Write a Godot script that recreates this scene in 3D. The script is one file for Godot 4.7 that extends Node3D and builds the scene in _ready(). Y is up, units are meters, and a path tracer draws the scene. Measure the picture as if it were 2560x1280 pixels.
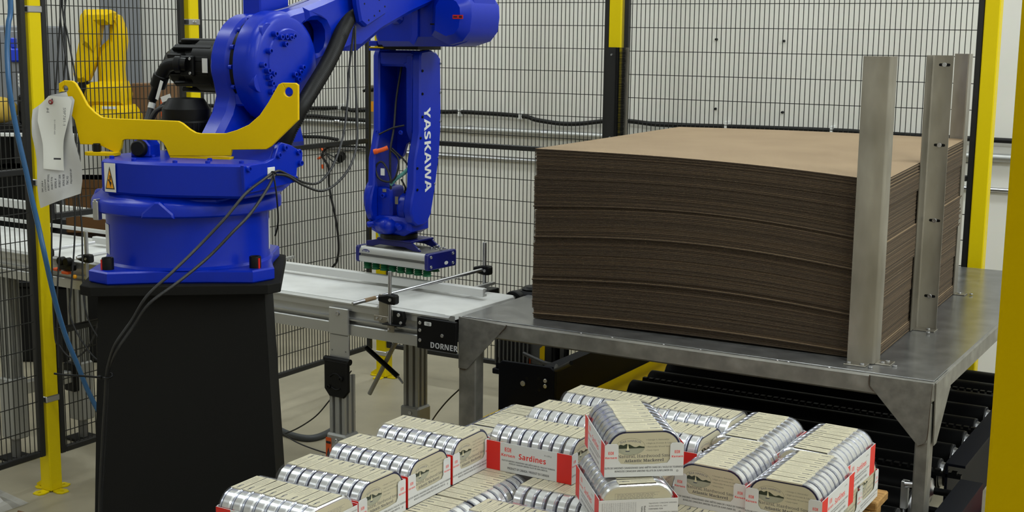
extends Node3D


# ------------------------------------------------------------------ mesh builder
class MB extends RefCounted:
	var v := PackedVector3Array()
	var n := PackedVector3Array()
	var t := PackedVector2Array()

	func tri(a: Vector3, b: Vector3, c: Vector3, na: Vector3, nb: Vector3, nc: Vector3, ua := Vector2.ZERO, ub := Vector2.ZERO, uc := Vector2.ZERO) -> void:
		var g := (b - a).cross(c - a)
		if g.length_squared() < 1e-18: return
		if g.dot(na + nb + nc) > 0.0:
			v.append_array([a, c, b]); n.append_array([na, nc, nb]); t.append_array([ua, uc, ub])
		else:
			v.append_array([a, b, c]); n.append_array([na, nb, nc]); t.append_array([ua, ub, uc])

	func quad(a: Vector3, b: Vector3, c: Vector3, d: Vector3, na: Vector3, nb: Vector3, nc: Vector3, nd: Vector3, u0 := Vector2(0, 0), u1 := Vector2(1, 0), u2 := Vector2(1, 1), u3 := Vector2(0, 1)) -> void:
		tri(a, b, c, na, nb, nc, u0, u1, u2)
		tri(a, c, d, na, nc, nd, u0, u2, u3)

	func flat(a: Vector3, b: Vector3, c: Vector3, d: Vector3, m: Vector3, u0 := Vector2(0, 0), u1 := Vector2(1, 0), u2 := Vector2(1, 1), u3 := Vector2(0, 1)) -> void:
		quad(a, b, c, d, m, m, m, m, u0, u1, u2, u3)

	func add(o: MB, x := Transform3D.IDENTITY) -> MB:
		for i in o.v.size():
			v.append(x * o.v[i]); n.append((x.basis * o.n[i]).normalized()); t.append(o.t[i])
		return self

	# polygon in xy of x, drawn out along z from 0 to d, edges cut by bev
	func prism(poly: PackedVector2Array, x: Transform3D, d: float, bev := 0.0, smooth := 40.0) -> MB:
		var p := poly.duplicate()
		if Geometry2D.is_polygon_clockwise(p): p.reverse()
		var k := p.size()
		var idx := Geometry2D.triangulate_polygon(p)
		if idx.is_empty():
			push_warning("triangulation failed"); return self
		var lo := p[0]; var hi := p[0]
		for q in p: lo = lo.min(q); hi = hi.max(q)
		var sz := (hi - lo).max(V2m())
		var en := PackedVector2Array()
		for i in k:
			var e := p[(i + 1) % k] - p[i]
			en.append(Vector2(e.y, -e.x).normalized())
		var ins := p.duplicate()
		var va := PackedVector2Array(); var vb := PackedVector2Array()   # wall normals at the end of the edge before / start of the edge after
		for i in k:
			var a := en[(i + k - 1) % k]; var b := en[i]
			var m := (a + b)
			m = m.normalized() if m.length() > 0.01 else b
			var cs := maxf(m.dot(b), 0.5)
			ins[i] = p[i] - m * bev / cs
			if a.dot(b) > cos(deg_to_rad(smooth)): va.append(m); vb.append(m)
			else: va.append(a); vb.append(b)
		for i in range(0, idx.size(), 3):
			var q := [ins[idx[i]], ins[idx[i + 1]], ins[idx[i + 2]]]
			for s in 2:
				var z := d if s == 0 else 0.0
				var m := x.basis * Vector3(0, 0, 1.0 if s == 0 else -1.0)
				m = m.normalized()
				var uu := []
				for w in q: uu.append(Vector2((w.x - lo.x) / sz.x, 1.0 - (w.y - lo.y) / sz.y))
				tri(x * V3z(q[0], z), x * V3z(q[1], z), x * V3z(q[2], z), m, m, m, uu[0], uu[1], uu[2])
		var len0 := 0.0
		for i in k:
			var j := (i + 1) % k
			var l := (p[j] - p[i]).length()
			var n0 := (x.basis * V3z(vb[i], 0)).normalized(); var n1 := (x.basis * V3z(va[j], 0)).normalized()
			quad(x * V3z(p[i], bev), x * V3z(p[j], bev), x * V3z(p[j], d - bev), x * V3z(p[i], d - bev), n0, n1, n1, n0, Vector2(len0, 0), Vector2(len0 + l, 0), Vector2(len0 + l, d), Vector2(len0, d))
			if bev > 0.0:
				for s in 2:
					var zz := d if s == 0 else 0.0
					var ze := d - bev if s == 0 else bev
					var up := (x.basis * Vector3(0, 0, 1.0 if s == 0 else -1.0)).normalized()
					var m0 := (n0 + up).normalized(); var m1 := (n1 + up).normalized()
					quad(x * V3z(p[i], ze), x * V3z(p[j], ze), x * V3z(ins[j], zz), x * V3z(ins[i], zz), m0, m1, m1, m0)
			len0 += l
		return self

	static func V2m() -> Vector2: return Vector2(1e-6, 1e-6)
	static func V3z(a: Vector2, z: float) -> Vector3: return Vector3(a.x, a.y, z)

	# box centred at the origin of x
	func box(x: Transform3D, s: Vector3, bev := 0.0) -> MB:
		var h := s * 0.5
		if bev <= 0.0:
			for ax in 3:
				for sg in [-1.0, 1.0]:
					var m := Vector3.ZERO; m[ax] = sg
					var a := Vector3.ZERO; a[(ax + 1) % 3] = h[(ax + 1) % 3]
					var b := Vector3.ZERO; b[(ax + 2) % 3] = h[(ax + 2) % 3]
					var c := m * h[ax]
					flat(x * (c - a - b), x * (c + a - b), x * (c + a + b), x * (c - a + b), (x.basis * m).normalized())
			return self
		var q := PackedVector2Array([Vector2(-h.x + bev, -h.y), Vector2(h.x - bev, -h.y), Vector2(h.x, -h.y + bev), Vector2(h.x, h.y - bev), Vector2(h.x - bev, h.y), Vector2(-h.x + bev, h.y), Vector2(-h.x, h.y - bev), Vector2(-h.x, -h.y + bev)])
		return prism(q, x * Transform3D(Basis(), Vector3(0, 0, -h.z)), s.z, bev, 10.0)

	# box by its corners in world or parent axes
	func bx(a: Vector3, b: Vector3, bev := 0.0) -> MB:
		return box(Transform3D(Basis(), (a + b) * 0.5), (b - a).abs(), bev)

	static func frame(p: Vector3, dir: Vector3) -> Transform3D:   # y along dir
		var y := dir.normalized()
		var s := Vector3.RIGHT if absf(y.x) < 0.8 else Vector3.BACK
		var z := s.cross(y).normalized()
		return Transform3D(Basis(y.cross(z), y, z), p)

	# profile of (radius, height) turned round y of x
	func lathe(prof: Array, x: Transform3D, seg := 24, smooth := 35.0) -> MB:
		var k := prof.size()
		var en := []
		for i in k - 1:
			var e: Vector2 = prof[i + 1] - prof[i]
			en.append(Vector2(e.y, -e.x).normalized())
		for i in k - 1:
			var a: Vector2 = prof[i]; var b: Vector2 = prof[i + 1]
			var na: Vector2 = en[i]; var nb: Vector2 = en[i]
			if i > 0 and en[i - 1].dot(en[i]) > cos(deg_to_rad(smooth)): na = (en[i - 1] + en[i]).normalized()
			if i < k - 2 and en[i + 1].dot(en[i]) > cos(deg_to_rad(smooth)): nb = (en[i + 1] + en[i]).normalized()
			for j in seg:
				var p0 := TAU * j / seg; var p1 := TAU * (j + 1) / seg
				var c0 := Vector3(cos(p0), 0, sin(p0)); var c1 := Vector3(cos(p1), 0, sin(p1))
				var A := c0 * a.x + Vector3(0, a.y, 0); var B := c1 * a.x + Vector3(0, a.y, 0)
				var C := c1 * b.x + Vector3(0, b.y, 0); var D := c0 * b.x + Vector3(0, b.y, 0)
				var nA := (x.basis * (c0 * na.x + Vector3(0, na.y, 0))).normalized(); var nB := (x.basis * (c1 * na.x + Vector3(0, na.y, 0))).normalized()
				var nC := (x.basis * (c1 * nb.x + Vector3(0, nb.y, 0))).normalized(); var nD := (x.basis * (c0 * nb.x + Vector3(0, nb.y, 0))).normalized()
				quad(x * A, x * B, x * C, x * D, nA, nB, nC, nD, Vector2(float(j) / seg, float(i) / k), Vector2(float(j + 1) / seg, float(i) / k), Vector2(float(j + 1) / seg, float(i + 1) / k), Vector2(float(j) / seg, float(i + 1) / k))
		return self

	func cyl(p0: Vector3, p1: Vector3, r0: float, r1 := -1.0, seg := 20, bev := 0.0) -> MB:
		if r1 < 0.0: r1 = r0
		var l := (p1 - p0).length()
		var pr := [Vector2(0, 0), Vector2(r0 - bev, 0)]
		if bev > 0.0: pr.append(Vector2(r0, bev)); pr.append(Vector2(r1, l - bev))
		else: pr.append(Vector2(r1, l))
		if bev > 0.0: pr.append(Vector2(r1 - bev, l))
		pr.append(Vector2(0, l))
		return lathe(pr, frame(p0, p1 - p0), seg)

	func ball(c: Vector3, r: float, seg := 14, sq := Vector3.ONE) -> MB:
		var pr := []
		for i in 9: pr.append(Vector2(sin(PI * i / 8.0), -cos(PI * i / 8.0)) * r)
		return lathe(pr, Transform3D(Basis.from_scale(sq), c), seg, 60.0)

	# a cable through the points; sub steps between them
	func tube(pts: Array, r: float, seg := 8, sub := 6, rib := 0.0) -> MB:
		var cv := Curve3D.new()
		var k := pts.size()
		for i in k:
			var tg: Vector3 = (pts[mini(i + 1, k - 1)] - pts[maxi(i - 1, 0)]) / 6.0
			cv.add_point(pts[i], -tg, tg)
		var path := []
		if rib > 0.0:
			cv.bake_interval = 0.002
			var L := cv.get_baked_length(); var m := int(L / rib * 4.0)
			for i in m + 1: path.append(cv.sample_baked(L * i / m, true))
		else:
			for i in k - 1:
				for s in sub: path.append(cv.sample(i, float(s) / sub))
			path.append(pts[k - 1])
		var up := Vector3.ZERO
		var prev := []; var prevn := []
		for i in path.size():
			var d: Vector3 = (path[mini(i + 1, path.size() - 1)] - path[maxi(i - 1, 0)]).normalized()
			if i == 0: up = d.cross(Vector3(0.3, 0.2, 0.9) if absf(d.z) < 0.9 else Vector3.RIGHT).normalized()
			up = (up - d * up.dot(d)).normalized()
			var sd := d.cross(up)
			var rr := r
			if rib > 0.0: rr = r * (1.0 if i % 4 < 2 else 0.9)
			var ring := []; var rn := []
			for j in seg:
				var a := TAU * j / seg
				var w := up * cos(a) + sd * sin(a)
				ring.append(path[i] + w * rr); rn.append(w)
			if i > 0:
				for j in seg:
					var q := (j + 1) % seg
					quad(prev[j], prev[q], ring[q], ring[j], prevn[j], prevn[q], rn[q], rn[j])
			for e in [0, path.size() - 1]:
				if i == e:
					var m := -d if e == 0 else d
					for j in seg: tri(path[i], ring[j], ring[(j + 1) % seg], m, m, m)
			prev = ring; prevn = rn
		return self

	func mesh() -> ArrayMesh:
		var a := []; a.resize(Mesh.ARRAY_MAX)
		a[Mesh.ARRAY_VERTEX] = v; a[Mesh.ARRAY_NORMAL] = n; a[Mesh.ARRAY_TEX_UV] = t
		var m := ArrayMesh.new()
		m.add_surface_from_arrays(Mesh.PRIMITIVE_TRIANGLES, a)
		return m

# ------------------------------------------------------------------ small helpers
func PV(a: Array) -> PackedVector2Array: return PackedVector2Array(a)
func T(p: Vector3) -> Transform3D: return Transform3D(Basis(), p)
func XF(p: Vector3, bx: Vector3, by: Vector3, bz: Vector3) -> Transform3D: return Transform3D(Basis(bx, by, bz), p)
func RY(p: Vector3, a: float) -> Transform3D: return Transform3D(Basis(Vector3.UP, a), p)
func mb() -> MB: return MB.new()

func ZY(k: float) -> Transform3D:   # polygon given as (z, y); drawn out along +x from x = k
	return XF(Vector3(k, 0, 0), Vector3(0, 0, 1), Vector3(0, 1, 0), Vector3(1, 0, 0))
func XZ(h: float) -> Transform3D:   # polygon given as (x, z); drawn out along +y from y = h
	return XF(Vector3(0, h, 0), Vector3(1, 0, 0), Vector3(0, 0, 1), Vector3(0, 1, 0))
func XY(z: float) -> Transform3D: return T(Vector3(0, 0, z))

func circ(c: Vector2, r: float, seg := 24, a0 := 0.0, a1 := TAU) -> PackedVector2Array:
	var o := PackedVector2Array()
	var full := absf(a1 - a0 - TAU) < 0.001
	for i in seg + (0 if full else 1):
		var a := a0 + (a1 - a0) * i / seg
		o.append(c + Vector2(cos(a), sin(a)) * r)
	return o

func rrect(w: float, h: float, r: float, k := 5, c := Vector2.ZERO) -> PackedVector2Array:
	var o := PackedVector2Array()
	var cs := [Vector2(w / 2 - r, h / 2 - r), Vector2(-w / 2 + r, h / 2 - r), Vector2(-w / 2 + r, -h / 2 + r), Vector2(w / 2 - r, -h / 2 + r)]
	for q in 4:
		for i in k + 1: o.append(c + cs[q] + Vector2.from_angle(PI / 2 * (q + float(i) / k)) * r)
	return o

# cut a hole into an outline by a hairline slit
func holed(outer: PackedVector2Array, hole: PackedVector2Array) -> PackedVector2Array:
	var o := outer.duplicate(); var h := hole.duplicate()
	if Geometry2D.is_polygon_clockwise(o): o.reverse()
	if not Geometry2D.is_polygon_clockwise(h): h.reverse()
	var bi := 0; var bj := 0; var bd := 1e9
	for i in o.size():
		for j in h.size():
			var d := o[i].distance_squared_to(h[j])
			if d < bd: bd = d; bi = i; bj = j
	var e := (o[bi] - h[bj]).normalized().orthogonal() * 1e-5
	var r := PackedVector2Array()
	for i in bi: r.append(o[i])
	r.append(o[bi] - e)
	for j in h.size() + 1:
		var w := h[(bj + j) % h.size()]
		if j == 0: w -= e
		if j == h.size(): w += e
		r.append(w)
	r.append(o[bi] + e)
	for i in range(bi + 1, o.size()): r.append(o[i])
	if Geometry2D.triangulate_polygon(r).is_empty():
		e = -e
		r.clear()
		for i in bi: r.append(o[i])
		r.append(o[bi] - e)
		for j in h.size() + 1:
			var w := h[(bj + j) % h.size()]
			if j == 0: w -= e
			if j == h.size(): w += e
			r.append(w)
		r.append(o[bi] + e)
		for i in range(bi + 1, o.size()): r.append(o[i])
	return r

var used := {}
func numbered(nm: String) -> String:
	if not used.has(nm): used[nm] = 0; return nm
	used[nm] += 1
	return "%s_%03d" % [nm, used[nm]]

func thing(nm: String, label: String, cat: String, x := Transform3D.IDENTITY, group := "") -> Node3D:
	var o := Node3D.new()
	o.name = numbered(nm); o.transform = x
	add_child(o, true)
	tag(o, label, cat, group)
	return o

func tag(o: Node, label: String, cat: String, group := "") -> void:
	o.set_meta("label", label)
	if cat: o.set_meta("category", cat)
	if group: o.set_meta("group", group)

func part(par: Node3D, nm: String, m, mat: Material, label := "") -> MeshInstance3D:
	var o := MeshInstance3D.new()
	o.mesh = m.mesh() if m is MB else m
	o.material_override = mat
	o.name = nm
	par.add_child(o, true)
	if label: o.set_meta("label", label)
	return o

func solo(nm: String, label: String, cat: String, m, mat: Material, x := Transform3D.IDENTITY, group := "") -> MeshInstance3D:
	var o := MeshInstance3D.new()
	o.mesh = m.mesh() if m is MB else m
	o.material_override = mat
	o.name = numbered(nm); o.transform = x
	add_child(o, true)
	tag(o, label, cat, group)
	return o

func struct(nm: String, label: String, m, mat: Material) -> MeshInstance3D:
	var o := MeshInstance3D.new()
	o.mesh = m.mesh() if m is MB else m
	o.material_override = mat
	o.name = nm
	add_child(o, true)
	o.set_meta("kind", "structure"); o.set_meta("label", label)
	return o

func copy(o: Node3D, nm: String, label: String, x: Transform3D) -> Node3D:
	var c: Node3D = o.duplicate()
	c.name = numbered(nm); c.transform = x
	add_child(c, true)
	c.set_meta("label", label)
	return c

func lettering(par: Node3D, nm: String, s: String, h: float, x: Transform3D, mat: Material, font := "Droid Sans", bold := true, depth := 0.0008, squeeze := 1.0) -> MeshInstance3D:
	var tm := TextMesh.new()
	var f := SystemFont.new(); f.font_names = PackedStringArray([font]); f.font_weight = 700 if bold else 400
	tm.font = f; tm.text = s; tm.font_size = 48; tm.pixel_size = h / 34.0; tm.depth = depth; tm.curve_step = 2.0
	var o := MeshInstance3D.new()
	o.mesh = tm; o.material_override = mat; o.name = nm
	o.transform = x * Transform3D(Basis.from_scale(Vector3(squeeze, 1, 1)), Vector3.ZERO)
	par.add_child(o, true)
	return o

# ------------------------------------------------------------------ materials
var M := {}
func noise_tex(freq: float, seed_: int, sz := 256, oct := 4, norm := false, strength := 4.0) -> ImageTexture:
	var fn := FastNoiseLite.new()
	fn.seed = seed_; fn.frequency = freq; fn.fractal_octaves = oct
	var im := fn.get_seamless_image(sz, sz)
	im.convert(Image.FORMAT_RGB8)
	if norm: im.bump_map_to_normal_map(strength)
	return ImageTexture.create_from_image(im)

func ramp_tex(freq: float, seed_: int, lo: Color, hi: Color, sz := 256, oct := 5, stretch := 1) -> ImageTexture:
	var fn := FastNoiseLite.new()
	fn.seed = seed_; fn.frequency = freq; fn.fractal_octaves = oct
	var im := fn.get_seamless_image(sz, sz)
	im.convert(Image.FORMAT_RGB8)
	if stretch > 1:
		im.resize(sz * stretch, sz); im = im.get_region(Rect2i(0, 0, sz, sz))
	for y in sz:
		for x in sz:
			im.set_pixel(x, y, lo.lerp(hi, im.get_pixel(x, y).r))
	return ImageTexture.create_from_image(im)

func mk(c: Color, rough := 0.5, metal := 0.0) -> StandardMaterial3D:
	var m := StandardMaterial3D.new()
	m.albedo_color = c; m.roughness = rough; m.metallic = metal
	return m

func tri_tex(m: StandardMaterial3D, tex: Texture2D, sc: Vector3) -> StandardMaterial3D:
	m.albedo_texture = tex; m.uv1_triplanar = true; m.uv1_scale = sc
	return m

func tri_norm(m: StandardMaterial3D, tex: Texture2D, sc: Vector3, amount: float) -> StandardMaterial3D:
	m.normal_enabled = true; m.normal_texture = tex; m.normal_scale = amount; m.uv1_triplanar = true; m.uv1_scale = sc
	return m

func make_materials() -> void:
	M.blue = tri_norm(mk(Color(0.0, 0.145, 0.66), 0.30), noise_tex(0.05, 3, 256, 3, true, 3.0), Vector3(26, 26, 26), 0.16); M.blue.metallic_specular = 0.38
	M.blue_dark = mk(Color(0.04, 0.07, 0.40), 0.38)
	M.yellow = mk(Color(0.86, 0.715, 0.0), 0.5); M.yellow.metallic_specular = 0.25
	M.yellow_post = mk(Color(0.86, 0.765, 0.02), 0.42); M.yellow_post.metallic_specular = 0.3
	M.black = mk(Color(0.055, 0.055, 0.058), 0.42); M.black.metallic_specular = 0.3
	M.black_matte = mk(Color(0.105, 0.103, 0.098), 0.8); M.black_matte.metallic_specular = 0.2
	M.fence_black = mk(Color(0.07, 0.07, 0.075), 0.45)
	M.wire = mk(Color(0.10, 0.10, 0.085), 0.5)
	M.rubber = mk(Color(0.09, 0.09, 0.092), 0.45); M.rubber.metallic_specular = 0.35
	M.cable = mk(Color(0.10, 0.10, 0.105), 0.5)
	M.alu = mk(Color(0.72, 0.72, 0.71), 0.42, 0.75)
	M.alu_dark = mk(Color(0.46, 0.46, 0.455), 0.5, 0.45)
	M.zinc = mk(Color(0.75, 0.75, 0.76), 0.28, 0.95)
	M.steel = tri_tex(mk(Color.WHITE, 0.24, 0.6), ramp_tex(0.02, 9, Color(0.42, 0.42, 0.42), Color(0.58, 0.58, 0.575), 256, 5), Vector3(2.2, 2.2, 2.2))
	M.steel_raw = tri_tex(mk(Color.WHITE, 0.48, 0.45), ramp_tex(0.015, 19, Color(0.42, 0.41, 0.385), Color(0.58, 0.57, 0.54), 256, 5), Vector3(3, 3, 3))
	M.galv = tri_tex(mk(Color.WHITE, 0.40, 0.85), ramp_tex(0.012, 29, Color(0.50, 0.48, 0.44), Color(0.66, 0.64, 0.60), 256, 4), Vector3(3, 1.0, 3))
	M.rust = mk(Color(0.27, 0.22, 0.17), 0.7)
	M.motor_grey = mk(Color(0.30, 0.30, 0.295), 0.5)
	M.extrusion = mk(Color(0.60, 0.60, 0.585), 0.45, 0.3)
	M.post_big = mk(Color(0.74, 0.62, 0.0), 0.6); M.post_big.metallic_specular = 0.1
	M.gusset = tri_tex(mk(Color.WHITE, 0.55, 0.3), ramp_tex(0.02, 23, Color(0.40, 0.39, 0.365), Color(0.50, 0.49, 0.46), 256, 5), Vector3(5, 5, 5))
	M.white = mk(Color(0.86, 0.86, 0.85), 0.5)
	M.belt = tri_tex(mk(Color.WHITE, 0.5), ramp_tex(0.02, 41, Color(0.80, 0.80, 0.79), Color(0.87, 0.87, 0.86), 256, 4), Vector3(1.5, 1.5, 1.5))
	M.plastic_white = mk(Color(0.80, 0.80, 0.79), 0.35)
	M.wall = tri_tex(mk(Color.WHITE, 0.6), ramp_tex(0.01, 51, Color(0.86, 0.85, 0.82), Color(0.89, 0.88, 0.85), 256, 4), Vector3(0.5, 0.5, 0.5))
	M.ceiling = mk(Color(0.78, 0.78, 0.76), 0.8)
	M.floor = tri_tex(mk(Color.WHITE, 0.42), ramp_tex(0.008, 61, Color(0.56, 0.53, 0.45), Color(0.68, 0.645, 0.555), 512, 6), Vector3(0.45, 0.45, 0.45))
	M.joint = mk(Color(0.42, 0.39, 0.33), 0.7)
	M.card = tri_tex(mk(Color.WHITE, 0.75), ramp_tex(0.01, 71, Color(0.535, 0.445, 0.335), Color(0.575, 0.485, 0.37), 256, 5), Vector3(1.2, 1.2, 1.2))
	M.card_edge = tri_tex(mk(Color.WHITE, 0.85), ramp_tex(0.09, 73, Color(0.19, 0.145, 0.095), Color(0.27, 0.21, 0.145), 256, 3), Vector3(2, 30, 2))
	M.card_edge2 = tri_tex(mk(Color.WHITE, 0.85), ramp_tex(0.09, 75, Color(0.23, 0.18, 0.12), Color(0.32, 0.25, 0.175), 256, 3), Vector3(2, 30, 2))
	M.wood = tri_tex(mk(Color.WHITE, 0.8), ramp_tex(0.03, 81, Color(0.50, 0.36, 0.17), Color(0.74, 0.57, 0.32), 256, 4, 4), Vector3(3, 10, 10))
	M.orange = mk(Color(0.88, 0.34, 0.07), 0.5)
	M.red = mk(Color(0.80, 0.10, 0.06), 0.5)
	M.green = mk(Color(0.08, 0.38, 0.23), 0.5)
	M.tint = mk(Color(0.42, 0.68, 0.64), 0.22)
	M.air = mk(Color(0.20, 0.38, 0.56), 0.25)
	M.navy = mk(Color(0.022, 0.030, 0.07), 0.55); M.navy.metallic_specular = 0.25
	M.roller = mk(Color(0.045, 0.045, 0.047), 0.42); M.roller.metallic_specular = 0.22
	M.tin = mk(Color(0.88, 0.88, 0.89), 0.22, 0.92)
	M.tin_rim = mk(Color(0.66, 0.67, 0.72), 0.22, 0.95)
	M.paper = mk(Color(0.86, 0.86, 0.84), 0.6)
	M.bag = mk(Color(0.82, 0.82, 0.82), 0.25)
	M.ink = mk(Color(0.10, 0.10, 0.11), 0.6)
	M.sign_yellow = mk(Color(0.92, 0.62, 0.03), 0.5)
	M.sign_red = mk(Color(0.75, 0.13, 0.08), 0.5)
	M.grey_box = mk(Color(0.50, 0.51, 0.53), 0.5)
	M.brown_box = mk(Color(0.47, 0.35, 0.24), 0.8)
	M.amber_box = mk(Color(0.38, 0.25, 0.10), 0.8)
	M.sand = mk(Color(0.72, 0.60, 0.24), 0.9)
	M.lamp = mk(Color(0.9, 0.9, 0.9), 0.5)
	M.lamp.emission_enabled = true; M.lamp.emission = Color(1.0, 0.97, 0.90); M.lamp.emission_energy_multiplier = 3.0
	M.film = mk(Color(0.95, 0.95, 0.97, 0.03), 0.06); M.film.metallic_specular = 0.3; M.film.transparency = BaseMaterial3D.TRANSPARENCY_ALPHA
	M.film2 = mk(Color(0.9, 0.9, 0.9, 0.35), 0.2); M.film2.transparency = BaseMaterial3D.TRANSPARENCY_ALPHA

# ------------------------------------------------------------------ the scene
func _ready() -> void:
	var cam := Camera3D.new()
	cam.name = "camera"
	cam.position = Vector3(0, 1.70, 0)
	cam.basis = Basis.from_euler(Vector3(deg_to_rad(-9.4197), deg_to_rad(30.5393), deg_to_rad(0.6831)))
	cam.fov = 21.926
	cam.near = 0.05; cam.far = 60.0
	add_child(cam)
	cam.current = true
	var we := WorldEnvironment.new()
	we.name = "world_environment"
	var env := Environment.new()
	env.background_mode = Environment.BG_COLOR
	env.background_color = Color(0.02, 0.02, 0.02)
	env.ambient_light_source = Environment.AMBIENT_SOURCE_DISABLED
	env.tonemap_mode = Environment.TONE_MAPPER_LINEAR
	env.tonemap_exposure = 0.37
	env.sdfgi_enabled = true; env.ssao_enabled = true; env.ssil_enabled = true
	we.environment = env
	add_child(we)
	make_materials()
	# ceiling lights: rows of long fluorescent fittings
	for zz in [-4.9, -2.0, 1.6]:
		for xx in [-7.2, -4.6, -2.0, 0.6, 3.2]:
			ceiling_light(Vector3(xx, 4.6, zz), (0.48 if zz < 0 else 0.20) * (2.6 if xx > 2 else (1.2 if xx > 0 else 1.0)))
	room()
	fence()
	robot()
	gripper()
	conveyor()
	table_and_stack()
	roller_bed()
	pallet_and_tins()
	cables()
	wall_things()
	beyond_fence()

const GLOW := 8.0
func ceiling_light(p: Vector3, e: float) -> void:
	var t := thing("ceiling_light", "long white fluorescent fitting hanging from the hall ceiling above the frame", "light", T(p), "ceiling lights")
	part(t, "housing", mb().prism(PV([Vector2(-0.13, 0.0), Vector2(0.13, 0.0), Vector2(0.07, 0.07), Vector2(-0.07, 0.07)]), XF(Vector3(-0.62, 0, 0), Vector3(0, 0, 1), Vector3(0, 1, 0), Vector3(1, 0, 0)), 1.24), M.white)
	part(t, "lamp_tube", mb().box(T(Vector3(0, -0.012, 0)), Vector3(1.18, 0.02, 0.20), 0.004), M.lamp)
	part(t, "hanger", mb().cyl(Vector3(-0.45, 0.07, 0), Vector3(-0.45, 0.6, 0), 0.006).cyl(Vector3(0.45, 0.07, 0), Vector3(0.45, 0.6, 0), 0.006), M.zinc)
	var l := AreaLight3D.new()
	l.name = "tube_light"
	l.area_size = Vector2(1.18, 0.20)
	l.light_color = Color(0.955, 0.99, 1.0)
	l.light_energy = e
	l.area_range = 20.0
	l.area_attenuation = 2.0
	l.shadow_enabled = true
	l.position = Vector3(0, -0.03, 0)
	l.rotation_degrees = Vector3(-90, 0, 0)
	t.add_child(l)
	# the bare tube also shines sideways
	var o := OmniLight3D.new()
	o.name = "tube_glow"
	o.light_color = Color(0.955, 0.99, 1.0)
	o.light_energy = e * GLOW
	o.light_size = 0.25
	o.omni_range = 20.0
	o.omni_attenuation = 2.0
	o.shadow_enabled = true
	o.position = Vector3(0, -0.30, 0)
	t.add_child(o)

func room() -> void:
	struct("floor", "beige sealed concrete floor", mb().bx(Vector3(-11, -0.2, -6.3), Vector3(5.5, 0, 5.5)), M.floor)
	struct("wall_back", "plain off-white hall wall behind the wire fence", mb().bx(Vector3(-11.2, -0.2, -6.5), Vector3(5.7, 5.2, -6.3)), M.wall)
	struct("wall_left", "off-white hall wall on the left", mb().bx(Vector3(-11.2, -0.2, -6.3), Vector3(-11, 5.2, 5.7)), M.wall)
	struct("wall_right", "off-white hall wall on the right", mb().bx(Vector3(5.5, -0.2, -6.3), Vector3(5.7, 5.2, 5.7)), M.wall)
	struct("wall_front", "off-white hall wall behind the camera", mb().bx(Vector3(-11, -0.2, 5.5), Vector3(5.5, 5.2, 5.7)), M.wall)
	struct("ceiling", "pale hall ceiling", mb().bx(Vector3(-11.2, 5.2, -6.5), Vector3(5.7, 5.4, 5.7)), M.ceiling)

# ------------------------------------------------------------------ fence
func wires(along: Vector3, p0: Vector3, length: float, ys: Array, y0: float, y1: float, step: float, off: Vector3) -> MB:
	var m := mb()
	var n := int(length / step)
	for i in n:
		var q := p0 + along * (step * (i + 0.5))
		m.box(T(q + Vector3(0, (y0 + y1) / 2, 0)), Vector3(0.0026, y1 - y0, 0.0026))
	for y in ys:
		var c: Vector3 = p0 + along * length / 2 + Vector3(0, y, 0) + off
		m.box(T(c), Vector3(0.003, 0.003, 0.003) + along.abs() * length)
	return m

func rows(y0: float, y1: float, base: float) -> Array:
	var o := []
	var y := base
	while y - 0.1 > y0: y -= 0.1
	while y < y1:
		if y > y0: o.append(y)
		y += 0.1
	return o

# a mesh panel in a black frame between a and b (plan points), from y0 to y1, rails at the heights in mids
func panel(label: String, a: Vector3, b: Vector3, y0: float, y1: float, mids: Array, base: float, step := 0.0205, bar := 0.024) -> void:
	var al := (b - a).normalized()
	var ln := (b - a).length()
	var t := thing("wire_fence", label, "fence", T(a), "")
	var sz := Vector3(bar, bar, bar)
	var th := (Vector3(1, 1, 1) - al.abs() - Vector3(0, 1, 0)) * bar * 0.9   # thickness across the panel
	for e in [0.0, ln]:
		part(t, "frame_upright", mb().box(T(al * (e + (bar / 2 if e == 0.0 else -bar / 2)) + Vector3(0, (y0 + y1) / 2, 0)), al.abs() * bar + th + Vector3(0, y1 - y0, 0), 0.003), M.fence_black)
	for y in [y0 + bar / 2, y1 - bar / 2] + mids:
		part(t, "frame_rail", mb().box(T(al * ln / 2 + Vector3(0, y, 0)), al.abs() * (ln - 2 * bar) + th * 0.98 + Vector3(0, bar * 0.95, 0), 0.003), M.fence_black)
	var off := (Vector3(1, 1, 1) - al.abs() - Vector3(0, 1, 0)) * 0.0028
	var w := part(t, "wire_mesh", wires(al, al * bar, ln - 2 * bar, rows(y0 + bar, y1 - bar, base), y0 + bar * 0.9, y1 - bar * 0.9, step, off), M.wire)
	w.set_meta("kind", "stuff")

func clamp_(t: Node3D, y: float, s: float, bolt_dir: Vector3) -> void:
	var m := mb()
	m.box(T(Vector3(0, y, 0)), Vector3(s + 0.006, 0.024, s + 0.006), 0.003)
	var c := part(t, "clamp", m, M.zinc)
	part(c, "bolt", mb().cyl(Vector3(0, y, 0) + bolt_dir * (s / 2), Vector3(0, y, 0) + bolt_dir * (s / 2 + 0.012), 0.008, 0.006, 12, 0.002), M.zinc)

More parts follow.
